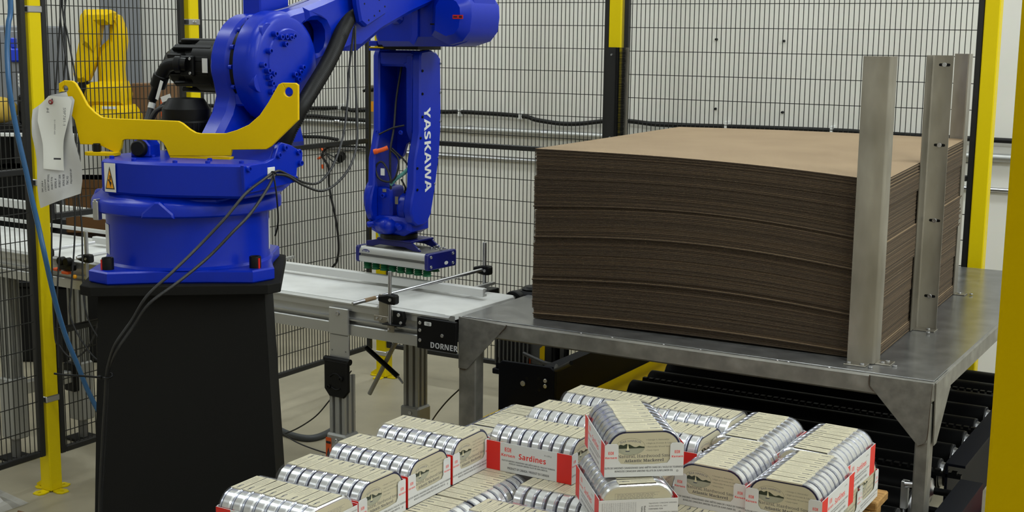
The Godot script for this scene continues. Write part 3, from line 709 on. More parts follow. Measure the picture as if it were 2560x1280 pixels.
func elbow(R: Node3D) -> void:
	# tapered head casting: cross sections in (x, y) at successive depths, joined
	var prof := PV([Vector2(-0.062, 1.664), Vector2(0.20, 1.668), Vector2(0.245, 1.682), Vector2(0.268, 1.712), Vector2(0.274, 1.75), Vector2(0.272, 1.80), Vector2(0.25, 1.90), Vector2(0.0, 1.95), Vector2(-0.10, 1.90), Vector2(-0.135, 1.80), Vector2(-0.128, 1.755), Vector2(-0.10, 1.715)])
	part(R, "elbow_head", mb().prism(prof, XY(-1.19), 0.20, 0.03), M.blue)
	part(R, "elbow_cheek", mb().prism(PV([Vector2(0.135, 1.70), Vector2(0.20, 1.672), Vector2(0.246, 1.684), Vector2(0.272, 1.715), Vector2(0.278, 1.76), Vector2(0.276, 1.795), Vector2(0.255, 1.825), Vector2(0.18, 1.86), Vector2(0.14, 1.80)]), XY(-1.20), 0.235, 0.026), M.blue)
	part(R, "elbow_motor_cover", mb().prism(PV([Vector2(-0.055, 1.67), Vector2(0.075, 1.67), Vector2(0.09, 1.70), Vector2(0.09, 1.90), Vector2(-0.06, 1.90), Vector2(-0.085, 1.75)]), XY(-1.0), 0.03, 0.012), M.blue)
	part(R, "elbow_pod", mb().bx(Vector3(-0.002, 1.735, -0.985), Vector3(0.045, 1.80, -0.955), 0.012), M.blue)
	part(R, "drain_slot", mb().bx(Vector3(0.146, 1.733, -0.966), Vector3(0.160, 1.738, -0.9645)), M.black)
	var rl := part(R, "red_label", mb().bx(Vector3(0.226, 1.752, -0.966), Vector3(0.262, 1.764, -0.9642)), M.sign_red, "small red label on the elbow head")
	part(rl, "label_mark", mb().bx(Vector3(0.229, 1.756, -0.9642), Vector3(0.242, 1.760, -0.9638)).bx(Vector3(0.249, 1.755, -0.9642), Vector3(0.259, 1.761, -0.9638)), M.ink)
	part(R, "head_flange", mb().bx(Vector3(-0.118, 1.665, -1.12), Vector3(-0.085, 1.682, -1.02), 0.002).bx(Vector3(-0.118, 1.650, -1.12), Vector3(-0.075, 1.659, -1.02), 0.002), M.blue)
	part(R, "flange_shim", mb().bx(Vector3(-0.113, 1.659, -1.10), Vector3(-0.062, 1.6625, -1.018)), M.yellow)
	part(R, "seal_ring", mb().bx(Vector3(-0.085, 1.655, -1.17), Vector3(0.065, 1.667, -1.025)), M.black)
	# cable guide plate with six small holes
	var hp := PV([Vector2(-0.511, 1.782), Vector2(-0.525, 1.736), Vector2(-0.555, 1.722), Vector2(-0.655, 1.759), Vector2(-0.670, 1.787), Vector2(-0.675, 1.814), Vector2(-0.622, 1.849), Vector2(-0.530, 1.840), Vector2(-0.506, 1.812)])
	var g := part(R, "cable_guide_plate", mb().prism(hp, ZY(0.160), 0.024, 0.006), M.blue)
	for p in [Vector2(-0.542, 1.786), Vector2(-0.563, 1.741), Vector2(-0.592, 1.754), Vector2(-0.619, 1.768), Vector2(-0.647, 1.781), Vector2(-0.617, 1.799)]:
		part(g, "hole", mb().cyl(Vector3(0.184, p.y, p.x), Vector3(0.1846, p.y, p.x), 0.003, -1, 8), M.black)
	part(R, "arm_underside", mb().prism(PV([Vector2(-0.50, 1.655), Vector2(-0.58, 1.655), Vector2(-0.68, 1.70), Vector2(-0.74, 1.76), Vector2(-0.66, 1.80), Vector2(-0.52, 1.76)]), ZY(0.03), 0.12, 0.02), M.blue)
	# hanging forearm: two side plates, back panel, top bridge
	var rp := PV([Vector2(-1.072, 1.635), Vector2(-1.080, 1.650), Vector2(-1.135, 1.655), Vector2(-1.179, 1.645), Vector2(-1.202, 1.627), Vector2(-1.206, 1.449), Vector2(-1.204, 1.384), Vector2(-1.193, 1.296), Vector2(-1.165, 1.188), Vector2(-1.142, 1.115), Vector2(-1.121, 1.092), Vector2(-1.090, 1.083), Vector2(-1.055, 1.085), Vector2(-1.030, 1.100), Vector2(-1.014, 1.136), Vector2(-1.020, 1.175), Vector2(-1.036, 1.215), Vector2(-1.040, 1.30), Vector2(-1.056, 1.345), Vector2(-1.070, 1.392)])
	var fr := part(R, "forearm_plate", mb().prism(rp, ZY(0.014), 0.032, 0.005), M.blue, "right forearm side plate with white vertical lettering")
	part(R, "forearm_rib", mb().prism(PV([Vector2(-1.072, 1.636), Vector2(-1.19, 1.64), Vector2(-1.19, 1.36), Vector2(-1.15, 1.34), Vector2(-1.10, 1.345), Vector2(-1.072, 1.392)]), ZY(-0.010), 0.026, 0.004), M.blue)
	var lp := PackedVector2Array()
	for v in rp: lp.append(v)
	part(R, "forearm_plate", mb().prism(lp, ZY(-0.136), 0.026, 0.005), M.blue)
	part(R, "forearm_pod", mb().lathe([Vector2(0, 0), Vector2(0.066, 0), Vector2(0.078, 0.010), Vector2(0.080, 0.022), Vector2(0.080, 0.034)], XF(Vector3(-0.150, 1.165, -1.10), Vector3(0, 0, 1), Vector3(1, 0, 0), Vector3(0, -1, 0)), 40, 60.0), M.blue)
	part(R, "forearm_bridge", mb().bx(Vector3(-0.115, 1.60, -1.20), Vector3(0.02, 1.652, -1.075), 0.008), M.blue)
	var back := PV([Vector2(-0.115, 1.64), Vector2(0.02, 1.64), Vector2(0.02, 1.32), Vector2(0.0, 1.345), Vector2(-0.025, 1.357), Vector2(-0.05, 1.355), Vector2(-0.075, 1.34), Vector2(-0.09, 1.30), Vector2(-0.115, 1.28)])
	part(R, "forearm_back", mb().prism(back, XY(-1.20), 0.02, 0.003), M.blue)
	part(R, "forearm_corner", mb().prism(PV([Vector2(-0.02, 1.61), Vector2(0.03, 1.63), Vector2(0.03, 1.54), Vector2(0.012, 1.565)]), XY(-1.085), 0.012, 0.002), M.blue)
	for y in [1.588, 1.514, 1.44, 1.372, 1.275, 1.205]:
		var zz := -1.078 if y > 1.39 else (-1.066 if y > 1.36 else -1.046)
		bolt(fr, Vector3(0.046, y, zz - 0.006), Vector3.RIGHT, 0.0045, 0.003, M.black)
	for y in [1.61, 1.515, 1.42, 1.30, 1.215]: bolt(fr, Vector3(0.046, y, -1.198 if y > 1.4 else (-1.186 if y > 1.25 else -1.163)), Vector3.RIGHT, 0.004, 0.003, M.zinc)
	for p in [Vector3(-0.118, 1.385, -1.072), Vector3(-0.028, 1.387, -1.074)]: bolt(R, p, Vector3.BACK, 0.007, 0.006, M.blue)
	# lettering runs down the plate
	lettering(fr, "lettering", "YASKAWA", 0.0385, XF(Vector3(0.0468, 1.330, -1.116), Vector3(0, -1, -0.025).normalized(), Vector3(0, 0.025, -1).normalized(), Vector3(1, 0, 0)), M.white, "Droid Sans", true, 0.0010, 1.10)
	# wrist
	part(R, "wrist_saddle", mb().prism(PV([Vector2(-0.128, 1.098), Vector2(-0.128, 1.062), Vector2(-0.10, 1.050), Vector2(0.0, 1.050), Vector2(0.028, 1.066), Vector2(0.028, 1.100), Vector2(0.0, 1.112), Vector2(-0.10, 1.112)]), XY(-1.165), 0.13, 0.012), M.blue)
	part(R, "wrist_gear_case", mb().prism(rrect(0.062, 0.115, 0.014, 4, Vector2(-0.085, 1.150)), XY(-1.14), 0.085, 0.008), M.blue)
	part(R, "wrist_boss", mb().lathe([Vector2(0, 0), Vector2(0.050, 0), Vector2(0.056, 0.008), Vector2(0.056, 0.030), Vector2(0.050, 0.034), Vector2(0, 0.034)], XF(Vector3(-0.028, 1.138, -1.095), Vector3(0, 0, 1), Vector3(1, 0, 0), Vector3(0, -1, 0)), 36), M.blue)
	part(R, "wrist_dome", mb().ball(Vector3(-0.065, 1.080, -1.04), 0.036, 24, Vector3(1.3, 0.8, 0.7)), M.blue)
	part(R, "wrist_stub", mb().cyl(Vector3(-0.035, 1.085, -1.05), Vector3(0.0, 1.080, -1.02), 0.012, 0.010, 14, 0.003).cyl(Vector3(-0.11, 1.085, -1.05), Vector3(-0.135, 1.080, -1.03), 0.012, 0.010, 14, 0.003), M.blue)
	part(R, "wrist_flange", mb().cyl(Vector3(-0.05, 1.035, -1.095), Vector3(-0.05, 1.052, -1.095), 0.062, 0.062, 36, 0.002), M.black)
	part(R, "wrist_label", mb().bx(Vector3(-0.088, 1.190, -1.0545), Vector3(-0.074, 1.200, -1.0535)).bx(Vector3(-0.030, 1.155, -1.0385), Vector3(-0.018, 1.180, -1.0375)), M.galv)
	bolt(R, Vector3(-0.083, 1.178, -1.054), Vector3.BACK, 0.008, 0.010, M.blue)
	# cables and sensor inside the fork
	part(R, "inner_cable", mb().tube([Vector3(-0.055, 1.63, -1.13), Vector3(-0.062, 1.5, -1.10), Vector3(-0.060, 1.40, -1.08), Vector3(-0.062, 1.32, -1.06), Vector3(-0.06, 1.20, -1.06)], 0.0038, 8).tube([Vector3(-0.105, 1.378, -1.06), Vector3(-0.06, 1.40, -1.07), Vector3(-0.02, 1.41, -1.08)], 0.003, 6).tube([Vector3(-0.06, 1.33, -1.06), Vector3(-0.03, 1.30, -1.06), Vector3(-0.034, 1.245, -1.05), Vector3(-0.062, 1.225, -1.05), Vector3(-0.10, 1.235, -1.05), Vector3(-0.112, 1.27, -1.05), Vector3(-0.09, 1.29, -1.05), Vector3(-0.066, 1.265, -1.05), Vector3(-0.05, 1.22, -1.05)], 0.0034, 8).tube([Vector3(-0.055, 1.335, -1.06), Vector3(-0.01, 1.30, -1.06), Vector3(0.012, 1.275, -1.06)], 0.003, 6).tube([Vector3(-0.02, 1.235, -1.06), Vector3(-0.005, 1.21, -1.06), Vector3(-0.008, 1.19, -1.06)], 0.003, 6), M.cable)
	part(R, "cable_mount", mb().bx(Vector3(-0.092, 1.245, -1.052), Vector3(-0.078, 1.268, -1.048)), M.white)
	part(R, "sensor_plug", mb().tube([Vector3(-0.068, 1.337, -1.055), Vector3(-0.082, 1.330, -1.045), Vector3(-0.10, 1.324, -1.035)], 0.0075, 12).cyl(Vector3(-0.096, 1.3255, -1.037), Vector3(-0.108, 1.322, -1.032), 0.009, 0.009, 14, 0.001), M.orange, "orange sensor plug hanging inside the forearm")
	part(R, "air_tube", mb().tube([Vector3(-0.06, 1.215, -1.06), Vector3(-0.04, 1.235, -1.06), Vector3(-0.01, 1.255, -1.06), Vector3(0.012, 1.275, -1.06)], 0.0065, 10), M.tint)

func lift_bracket(R: Node3D) -> void:
	var P0 := Vector3(-2.325, 1.40, -2.417)
	var u := Vector3(0.95067, 0, -0.31022); var nn := Vector3(0.31022, 0, 0.95067)
	var X := R.transform.affine_inverse() * XF(P0, u, Vector3(0, 1, 0), nn)
	var o := PV([Vector2(-0.376, 0.171), Vector2(-0.361, 0.179), Vector2(-0.339, 0.178), Vector2(-0.330, 0.172), Vector2(-0.317, 0.151), Vector2(-0.300, 0.119), Vector2(-0.281, 0.101), Vector2(-0.262, 0.089), Vector2(-0.244, 0.087), Vector2(-0.055, 0.085), Vector2(-0.043, 0.080), Vector2(-0.024, 0.066), Vector2(-0.009, 0.058), Vector2(0.004, 0.056), Vector2(0.071, 0.058), Vector2(0.101, 0.067), Vector2(0.133, 0.081), Vector2(0.162, 0.105), Vector2(0.184, 0.135), Vector2(0.212, 0.180), Vector2(0.221, 0.184), Vector2(0.255, 0.184), Vector2(0.262, 0.179), Vector2(0.261, 0.096), Vector2(0.190, 0.030), Vector2(0.177, 0.022), Vector2(0.086, 0.018), Vector2(0.082, 0.003), Vector2(-0.081, -0.002), Vector2(-0.088, 0.017), Vector2(-0.096, 0.030), Vector2(-0.105, 0.036), Vector2(-0.199, 0.036), Vector2(-0.207, 0.032), Vector2(-0.211, 0.014), Vector2(-0.219, 0.000), Vector2(-0.232, 0.004), Vector2(-0.271, 0.020), Vector2(-0.324, 0.020), Vector2(-0.336, 0.080), Vector2(-0.377, 0.139)])
	var h := holed(holed(o, circ(Vector2(-0.359, 0.158), 0.0085, 18)), circ(Vector2(0.237, 0.162), 0.0115, 22))
	var b := part(R, "lifting_bracket", mb().prism(h, X * T(Vector3(0, 0, -0.005)), 0.010, 0.0012), M.yellow, "yellow lifting bracket with an eye at each end")
	part(b, "foot_flange", mb().prism(PV([Vector2(-0.298, 0.0), Vector2(-0.298, 0.028), Vector2(-0.285, 0.036), Vector2(-0.26, 0.033), Vector2(-0.215, 0.033), Vector2(-0.215, 0.0)]), X * T(Vector3(0, 0.004, 0)) * XF(Vector3.ZERO, Vector3(1, 0, 0), Vector3(0, 0, 1), Vector3(0, -1, 0)), 0.009, 0.001), M.yellow)
	part(b, "foot_flange", mb().bx(Vector3(-0.08, -0.010, -0.035), Vector3(0.080, -0.001, 0.004), 0.001), M.yellow).transform = X
	part(b, "flange_bolt", mb().lathe([Vector2(0, 0.012), Vector2(0.005, 0.012), Vector2(0.006, 0.019), Vector2(0.0085, 0.020), Vector2(0.0095, 0.018), Vector2(0.0095, 0)], X * T(Vector3(-0.270, 0.0045, 0.018)), 18, 20.0), M.black)

# ------------------------------------------------------------------ gripper on the wrist
func gripper() -> void:
	var C := Vector3(-2.527, 0.948, -3.582)
	var t := thing("vacuum_gripper", "flat aluminium vacuum gripper with blue ends and green suction cups under the robot's wrist", "gripper", RY(C, -0.075))
	var L := 0.308; var W := 0.150; var hh := 0.052
	var e := PV([Vector2(-W / 2, 0.005), Vector2(-W / 2 + 0.004, 0), Vector2(W / 2 - 0.004, 0), Vector2(W / 2, 0.005), Vector2(W / 2, 0.020), Vector2(W / 2 - 0.006, 0.0215), Vector2(W / 2 - 0.006, 0.028), Vector2(W / 2, 0.0295), Vector2(W / 2 - 0.002, 0.043), Vector2(W / 2 - 0.010, hh), Vector2(-W / 2 + 0.010, hh), Vector2(-W / 2 + 0.002, 0.043), Vector2(-W / 2, 0.0295), Vector2(-W / 2 + 0.006, 0.028), Vector2(-W / 2 + 0.006, 0.0215), Vector2(-W / 2, 0.020)])
	part(t, "profile", mb().prism(e, XF(Vector3(L / 2 - 0.012, 0, 0), Vector3(0, 0, 1), Vector3(0, 1, 0), Vector3(-1, 0, 0)), L - 0.024), M.alu)
	part(t, "slot", mb().bx(Vector3(-L / 2 + 0.02, 0.0218, W / 2 - 0.0075), Vector3(L / 2 - 0.02, 0.0278, W / 2 - 0.0055)), M.alu_dark)
	part(t, "top_plate", mb().bx(Vector3(-L / 2 + 0.03, hh - 0.0005, -W / 2 + 0.015), Vector3(L / 2 - 0.02, hh + 0.0015, W / 2 - 0.015)), M.alu_dark)
	for s in [-1, 1]:
		var ec := part(t, "end_cap", mb().prism(rrect(W + 0.004, hh + 0.004, 0.008, 4, Vector2(0, hh / 2)), XF(Vector3(s * (L / 2 - 0.014) - (0.0 if s > 0 else 0.0), 0, 0), Vector3(0, 0, s), Vector3(0, 1, 0), Vector3(s, 0, 0)), 0.016, 0.003), M.blue_dark)
		for z in [-0.055, 0.062]:
			for y in [0.010, 0.042]: bolt(ec, Vector3(s * (L / 2 + 0.002), y, z), Vector3(s, 0, 0), 0.0055, 0.004, M.zinc)
		if s > 0: part(ec, "oval_badge", mb().prism(circ(Vector2.ZERO, 1.0, 20), XF(Vector3(L / 2 + 0.002, 0.014, -0.02), Vector3(0, 0, 0.010), Vector3(0, 0.006, 0), Vector3(1, 0, 0)), 0.0008), M.white)
	for i in 3:
		bolt(t, Vector3(L / 2 - 0.03 - 0.02 * i, hh + 0.001, -0.05), Vector3.UP, 0.006, 0.006, M.zinc)
		bolt(t, Vector3(L / 2 - 0.02 - 0.02 * i, hh + 0.001, -0.02), Vector3.UP, 0.005, 0.006, M.zinc)
	var bd := part(t, "maker_badge", mb().prism(circ(Vector2.ZERO, 1.0, 24), XF(Vector3(-0.112, 0.0375, W / 2 - 0.0022), Vector3(0.016, 0, 0), Vector3(0, 0.0065, 0), Vector3(0, 0, 1)), 0.0014), M.blue_dark)
	part(bd, "badge_field", mb().bx(Vector3(-0.125, 0.0348, W / 2 - 0.0009), Vector3(-0.099, 0.0402, W / 2 - 0.0005)), M.white)
	lettering(bd, "badge_lettering", "SCHMALZ", 0.0048, T(Vector3(-0.112, 0.0375, W / 2 - 0.0002)), M.blue_dark, "Droid Sans", true, 0.0003)
	# suction cups with ragged bellows
	for i in 8:
		for r in 2:
			if r == 1 and i % 2 == 1: continue
			var x := -0.128 + 0.0365 * i
			var z := 0.045 - r * 0.09
			part(t, "suction_cup", mb().lathe([Vector2(0.006, 0), Vector2(0.0085, -0.004), Vector2(0.0150, -0.006), Vector2(0.0110, -0.009), Vector2(0.0150, -0.012), Vector2(0.0110, -0.015), Vector2(0.0150, -0.018), Vector2(0.0115, -0.021), Vector2(0.0155, -0.027), Vector2(0.010, -0.024), Vector2(0, -0.02)], T(Vector3(x, 0.002, z)), 14, 5.0), M.green)
	# bridge bracket to the wrist
	var br := PV([Vector2(-0.125, 0.0535), Vector2(-0.100, 0.0535), Vector2(-0.066, 0.063), Vector2(0.040, 0.063), Vector2(0.078, 0.0535), Vector2(0.105, 0.0535), Vector2(0.105, 0.058), Vector2(0.072, 0.0795), Vector2(-0.078, 0.0795), Vector2(-0.125, 0.070)])
	for z in [0.048, -0.056]:
		part(t, "bridge_bracket", mb().prism(br, XY(z), 0.008, 0.001), M.blue_dark)
	part(t, "bridge_plate", mb().bx(Vector3(-0.075, 0.0798, -0.060), Vector3(0.072, 0.0862, 0.060), 0.001), M.blue_dark)
	for p in [Vector3(0.094, 0.058, 0.05), Vector3(0.094, 0.058, -0.05), Vector3(-0.11, 0.0535, 0.035)]: bolt(t, p, Vector3.UP, 0.006, 0.006, M.zinc)
	part(t, "hose_fitting", mb().cyl(Vector3(-0.135, hh, -0.03), Vector3(-0.135, hh + 0.026, -0.03), 0.0075, 0.0075, 12, 0.001), M.zinc)
	part(t, "vacuum_hose", mb().tube([Vector3(-0.135, hh + 0.024, -0.03), Vector3(-0.135, hh + 0.06, -0.03), Vector3(-0.128, hh + 0.095, -0.03), Vector3(-0.11, hh + 0.135, -0.02), Vector3(-0.09, hh + 0.20, -0.02)], 0.0085, 12), M.tint)
	part(t, "vacuum_hose", mb().tube([Vector3(-0.115, hh, -0.06), Vector3(-0.115, hh + 0.10, -0.06), Vector3(-0.09, hh + 0.19, -0.05)], 0.0095, 10), M.rubber)

# ------------------------------------------------------------------ belt conveyor
func conveyor() -> void:
	# local frame: x runs along the belt (right end at 0), z = 0 is the near face
	var X := RY(Vector3(-2.14, 0, -3.262), -0.036)
	var t := thing("belt_conveyor", "long aluminium belt conveyor with a white belt running from the fence to the steel table", "conveyor", X)
	var W := 0.405; var L := 4.6
	var top := 0.868
	part(t, "belt", mb().prism(PV([Vector2(-0.012, top - 0.022), Vector2(-0.016, top - 0.006), Vector2(-0.026, top), Vector2(-L, top), Vector2(-L, top - 0.03), Vector2(-0.03, top - 0.03)]), XY(-W + 0.018), W - 0.030, 0.001), M.belt)
	# side frames: an extruded profile with slots
	var pr := PV([Vector2(0.0, 0.757), Vector2(0.0, 0.790), Vector2(-0.003, 0.793), Vector2(-0.018, 0.794), Vector2(-0.018, 0.803), Vector2(0.0, 0.805), Vector2(0.0, 0.810), Vector2(-0.012, 0.813), Vector2(-0.015, 0.822), Vector2(-0.012, 0.833), Vector2(-0.004, 0.835), Vector2(-0.004, 0.853), Vector2(-0.001, 0.855), Vector2(-0.001, top - 0.008), Vector2(-0.012, top - 0.002), Vector2(-0.035, top - 0.008), Vector2(-0.035, 0.757)])
	for s in 2:
		var xf := XF(Vector3(-0.005 - 0.018 * s, 0, 0 if s == 0 else -W), Vector3(0, 0, 1 if s == 0 else -1), Vector3(0, 1, 0), Vector3(-1, 0, 0))
		part(t, "side_frame", mb().prism(pr, xf, L - 0.01, 0.0), M.alu)
	part(t, "under_pan", mb().bx(Vector3(-L, 0.775, -W + 0.03), Vector3(-0.01, 0.782, -0.03)), M.alu_dark)
	# black end plate with lettering
	var ep := part(t, "end_plate", mb().bx(Vector3(-0.116, 0.756, -0.002), Vector3(0.030, 0.853, 0.010), 0.002), M.black, "black conveyor end plate with white lettering")
	lettering(ep, "lettering", "DORNER", 0.017, T(Vector3(-0.014, 0.772, 0.0106)), mk(Color(0.75, 0.75, 0.75), 0.6), "Droid Sans", true, 0.0006, 1.05)
	part(ep, "small_label", mb().prism(rrect(0.026, 0.012, 0.003), T(Vector3(-0.074, 0.836, 0.0100)), 0.001), M.white)
	lettering(ep, "label_number", "10", 0.008, T(Vector3(-0.073, 0.836, 0.0113)), M.ink, "Droid Sans", false, 0.0003)
	for p in [Vector2(-0.103, 0.836), Vector2(-0.103, 0.813), Vector2(-0.103, 0.782), Vector2(-0.020, 0.806)]:
		bolt(ep, Vector3(p.x, p.y, 0.010), Vector3.BACK, 0.008 if p.y == 0.813 else 0.0055, 0.003, M.zinc)
	part(t, "far_end_plate", mb().bx(Vector3(-0.150, 0.756, -W - 0.010), Vector3(-0.022, 0.852, -W + 0.002), 0.002), M.black)
	var g := part(t, "drive_motor", mb().bx(Vector3(-0.07, 0.815, -W - 0.14), Vector3(0.02, 0.868, -W - 0.05), 0.01), M.black, "black drive motor at the far side of the belt end")
	part(g, "hand_knob", mb().cyl(Vector3(-0.02, 0.868, -W - 0.10), Vector3(-0.02, 0.880, -W - 0.10), 0.036, 0.030, 20, 0.004), M.black)
	part(g, "pulley", mb().cyl(Vector3(-0.045, 0.835, -W - 0.045), Vector3(-0.045, 0.835, -W - 0.02), 0.038, -1, 28, 0.003), M.rubber)
	# guide rail along the far side
	var gr := thing("guide_rail", "white plastic guide rail along the far side of the conveyor belt", "guide rail", X)
	var gp := PV([Vector2(0.0, 0.0), Vector2(0.0, 0.024), Vector2(-0.003, 0.026), Vector2(-0.022, 0.026), Vector2(-0.022, 0.019), Vector2(-0.010, 0.018), Vector2(-0.010, 0.008), Vector2(-0.022, 0.007), Vector2(-0.022, 0.0)])
	part(gr, "rail", mb().prism(gp, XF(Vector3(-0.048, 0.880, -0.250), Vector3(0, 0, 1), Vector3(0, 1, 0), Vector3(-1, 0, 0)), 1.85), M.plastic_white)
	part(gr, "rail_core", mb().bx(Vector3(-0.054, 0.888, -0.271), Vector3(-1.87, 0.898, -0.261)), M.alu)
	for xx in [-0.12, -1.0, -1.7]: part(gr, "rail_arm", mb().bx(Vector3(xx - 0.006, 0.888, -0.42), Vector3(xx + 0.006, 0.897, -0.272)), M.alu)
	# rods and clamps at the right end
	var near := thing("guide_post", "upright steel rod with a black cross clamp at the near side of the conveyor", "rod", X)
	part(near, "rod", mb().cyl(Vector3(-0.213, 0.815, 0.018), Vector3(-0.213, 0.985, 0.018), 0.0058, -1, 16, 0.001), M.zinc)
	clampblock(near, Vector3(-0.212, 0.898, 0.018))
	part(near, "base_bracket", mb().bx(Vector3(-0.232, 0.818, 0.004), Vector3(-0.160, 0.822, 0.034), 0.001).prism(PV([Vector2(-0.205, 0.818), Vector2(-0.165, 0.818), Vector2(-0.158, 0.84), Vector2(-0.165, 0.862), Vector2(-0.205, 0.862)]), XY(0.002), 0.016, 0.003), M.black)
	bolt(near, Vector3(-0.178, 0.852, 0.018), Vector3.BACK, 0.006, 0.004, M.zinc)
	bolt(near, Vector3(-0.170, 0.828, 0.018), Vector3.BACK, 0.005, 0.004, M.zinc)
	var far := thing("guide_post", "upright steel rod with a black cross clamp at the far side of the conveyor", "rod", X)
	part(far, "rod", mb().cyl(Vector3(-0.178, 0.868, -0.452), Vector3(-0.178, 1.020, -0.452), 0.0068, -1, 16, 0.001), M.zinc)
	clampblock(far, Vector3(-0.178, 0.926, -0.452))
	part(far, "base_bracket", mb().bx(Vector3(-0.20, 0.845, -0.47), Vector3(-0.13, 0.868, -0.40), 0.002), M.black)
	var rod := thing("cross_rod", "thin steel cross rod lying across the belt through both black clamps", "rod", X)
	part(rod, "rod", mb().cyl(Vector3(-0.315, 0.880, 0.075), Vector3(-0.172, 0.931, -0.470), 0.0058, -1, 16, 0.001), M.zinc)
	part(rod, "tape_wrap", mb().cyl(Vector3(-0.3033, 0.8842, 0.030), Vector3(-0.2926, 0.8880, -0.010), 0.0064, -1, 16), M.card)
	var sb := thing("side_bracket", "flat metal bracket standing on the near conveyor edge behind the upright rod", "bracket", X)
	part(sb, "flat_bar", mb().bx(Vector3(-0.268, 0.815, 0.0), Vector3(-0.232, 0.905, 0.004), 0.001), M.galv)
	part(sb, "flat_bar", mb().bx(Vector3(-0.285, 0.820, 0.0045), Vector3(-0.215, 0.838, 0.008), 0.001).bx(Vector3(-0.232, 0.790, 0.0045), Vector3(-0.205, 0.82, 0.008), 0.001), M.galv)
	for p in [Vector2(-0.272, 0.829), Vector2(-0.256, 0.829), Vector2(-0.228, 0.829), Vector2(-0.225, 0.800)]: bolt(sb, Vector3(p.x, p.y, 0.008), Vector3.BACK, 0.004, 0.003, M.zinc)
	# stand near the right end: bracket, tilt plate, leg on the near side; another leg on the far side
	stand(X, -0.428, "height-adjustable aluminium conveyor stand nearest the steel table", true)
	stand(X * T(Vector3(-2.17, 0, 0)), 0.0, "aluminium conveyor stand outside the fence on the left", false)
	# rails and posts on the far left stretch
	var lr := thing("guide_rail", "white guide rail on the conveyor stretch beyond the yellow post", "guide rail", X)
	part(lr, "rail", mb().bx(Vector3(-1.45, 0.955, -0.388), Vector3(-3.1, 0.992, -0.372), 0.004), M.plastic_white)
	part(lr, "rail", mb().bx(Vector3(-1.45, 0.90, -0.36), Vector3(-3.1, 0.915, -0.345), 0.003), M.plastic_white)
	for a in [[-1.83, 0.016, 0.99, 0.80], [-1.61, 0.016, 0.985, 0.80]]:
		var q := thing("guide_post", "short steel rod with a black clamp %s on the conveyor's near edge" % ("nearer the yellow post" if a[0] < -1.7 else "nearer the blue robot"), "rod", X)
		part(q, "rod", mb().cyl(Vector3(a[0], a[3], a[1]), Vector3(a[0], a[2], a[1]), 0.0075, -1, 14, 0.001), M.zinc)
		clampblock(q, Vector3(a[0], 0.885, a[1]))
		part(q, "arm_rod", mb().cyl(Vector3(a[0] - 0.02, 0.888, a[1] + 0.03), Vector3(a[0] + 0.05, 0.905, a[1] - 0.18), 0.006, -1, 12), M.zinc)
	var fp := thing("guide_post", "short steel rod with a black clamp on the conveyor's far edge beside the blue robot", "rod", X)
	part(fp, "rod", mb().cyl(Vector3(-1.93, 0.87, -0.46), Vector3(-1.93, 1.06, -0.46), 0.0075, -1, 14, 0.001), M.zinc)
	clampblock(fp, Vector3(-1.93, 1.01, -0.46))
	var lp := thing("guide_post", "steel rod with a black clamp seen through the fence at the left edge", "rod", X)
	part(lp, "rod", mb().cyl(Vector3(-2.28, 0.80, 0.02), Vector3(-2.21, 1.13, -0.02), 0.0075, -1, 14, 0.001), M.zinc)
	clampblock(lp, Vector3(-2.27, 1.04, 0.0))
	var ph := thing("photo_eye", "orange and black photo eye sensor fixed on the conveyor edge beyond the yellow post", "sensor", X)
	part(ph, "body", mb().bx(Vector3(-1.760, 0.830, 0.004), Vector3(-1.680, 0.855, 0.03), 0.004).cyl(Vector3(-1.730, 0.865, 0.02), Vector3(-1.730, 0.865, 0.045), 0.016, -1, 14, 0.002).cyl(Vector3(-1.695, 0.865, 0.02), Vector3(-1.695, 0.865, 0.045), 0.016, -1, 14, 0.002), M.black)
	part(ph, "orange_clip", mb().bx(Vector3(-1.785, 0.822, 0.01), Vector3(-1.760, 0.833, 0.03), 0.002).bx(Vector3(-1.740, 0.815, 0.01), Vector3(-1.705, 0.826, 0.03), 0.002), M.orange)
	part(ph, "yellow_cap", mb().ball(Vector3(-1.675, 0.810, 0.02), 0.008, 10), M.sign_yellow)
	part(ph, "lead", mb().tube([Vector3(-1.785, 0.827, 0.02), Vector3(-1.830, 0.815, 0.03), Vector3(-1.870, 0.780, 0.03), Vector3(-1.880, 0.750, 0.02)], 0.004, 6), M.cable)

func clampblock(t: Node3D, c: Vector3) -> void:
	var q := PV([Vector2(-0.040, -0.008), Vector2(-0.030, -0.011), Vector2(0.0, -0.016), Vector2(0.022, -0.015), Vector2(0.027, -0.010), Vector2(0.027, 0.010), Vector2(0.022, 0.015), Vector2(0.0, 0.016), Vector2(-0.030, 0.010), Vector2(-0.040, 0.007)])
	var b := part(t, "cross_clamp", mb().prism(q, T(c + Vector3(0, 0, -0.013)), 0.026, 0.004), M.black)
	part(b, "clamp_screw", mb().lathe([Vector2(0, 0.0015), Vector2(0.003, 0.0015), Vector2(0.0032, 0.003), Vector2(0.0052, 0.003), Vector2(0.0055, 0)], MB.frame(c + Vector3(0.010, 0.0, 0.013), Vector3.BACK), 14, 20.0), M.zinc)

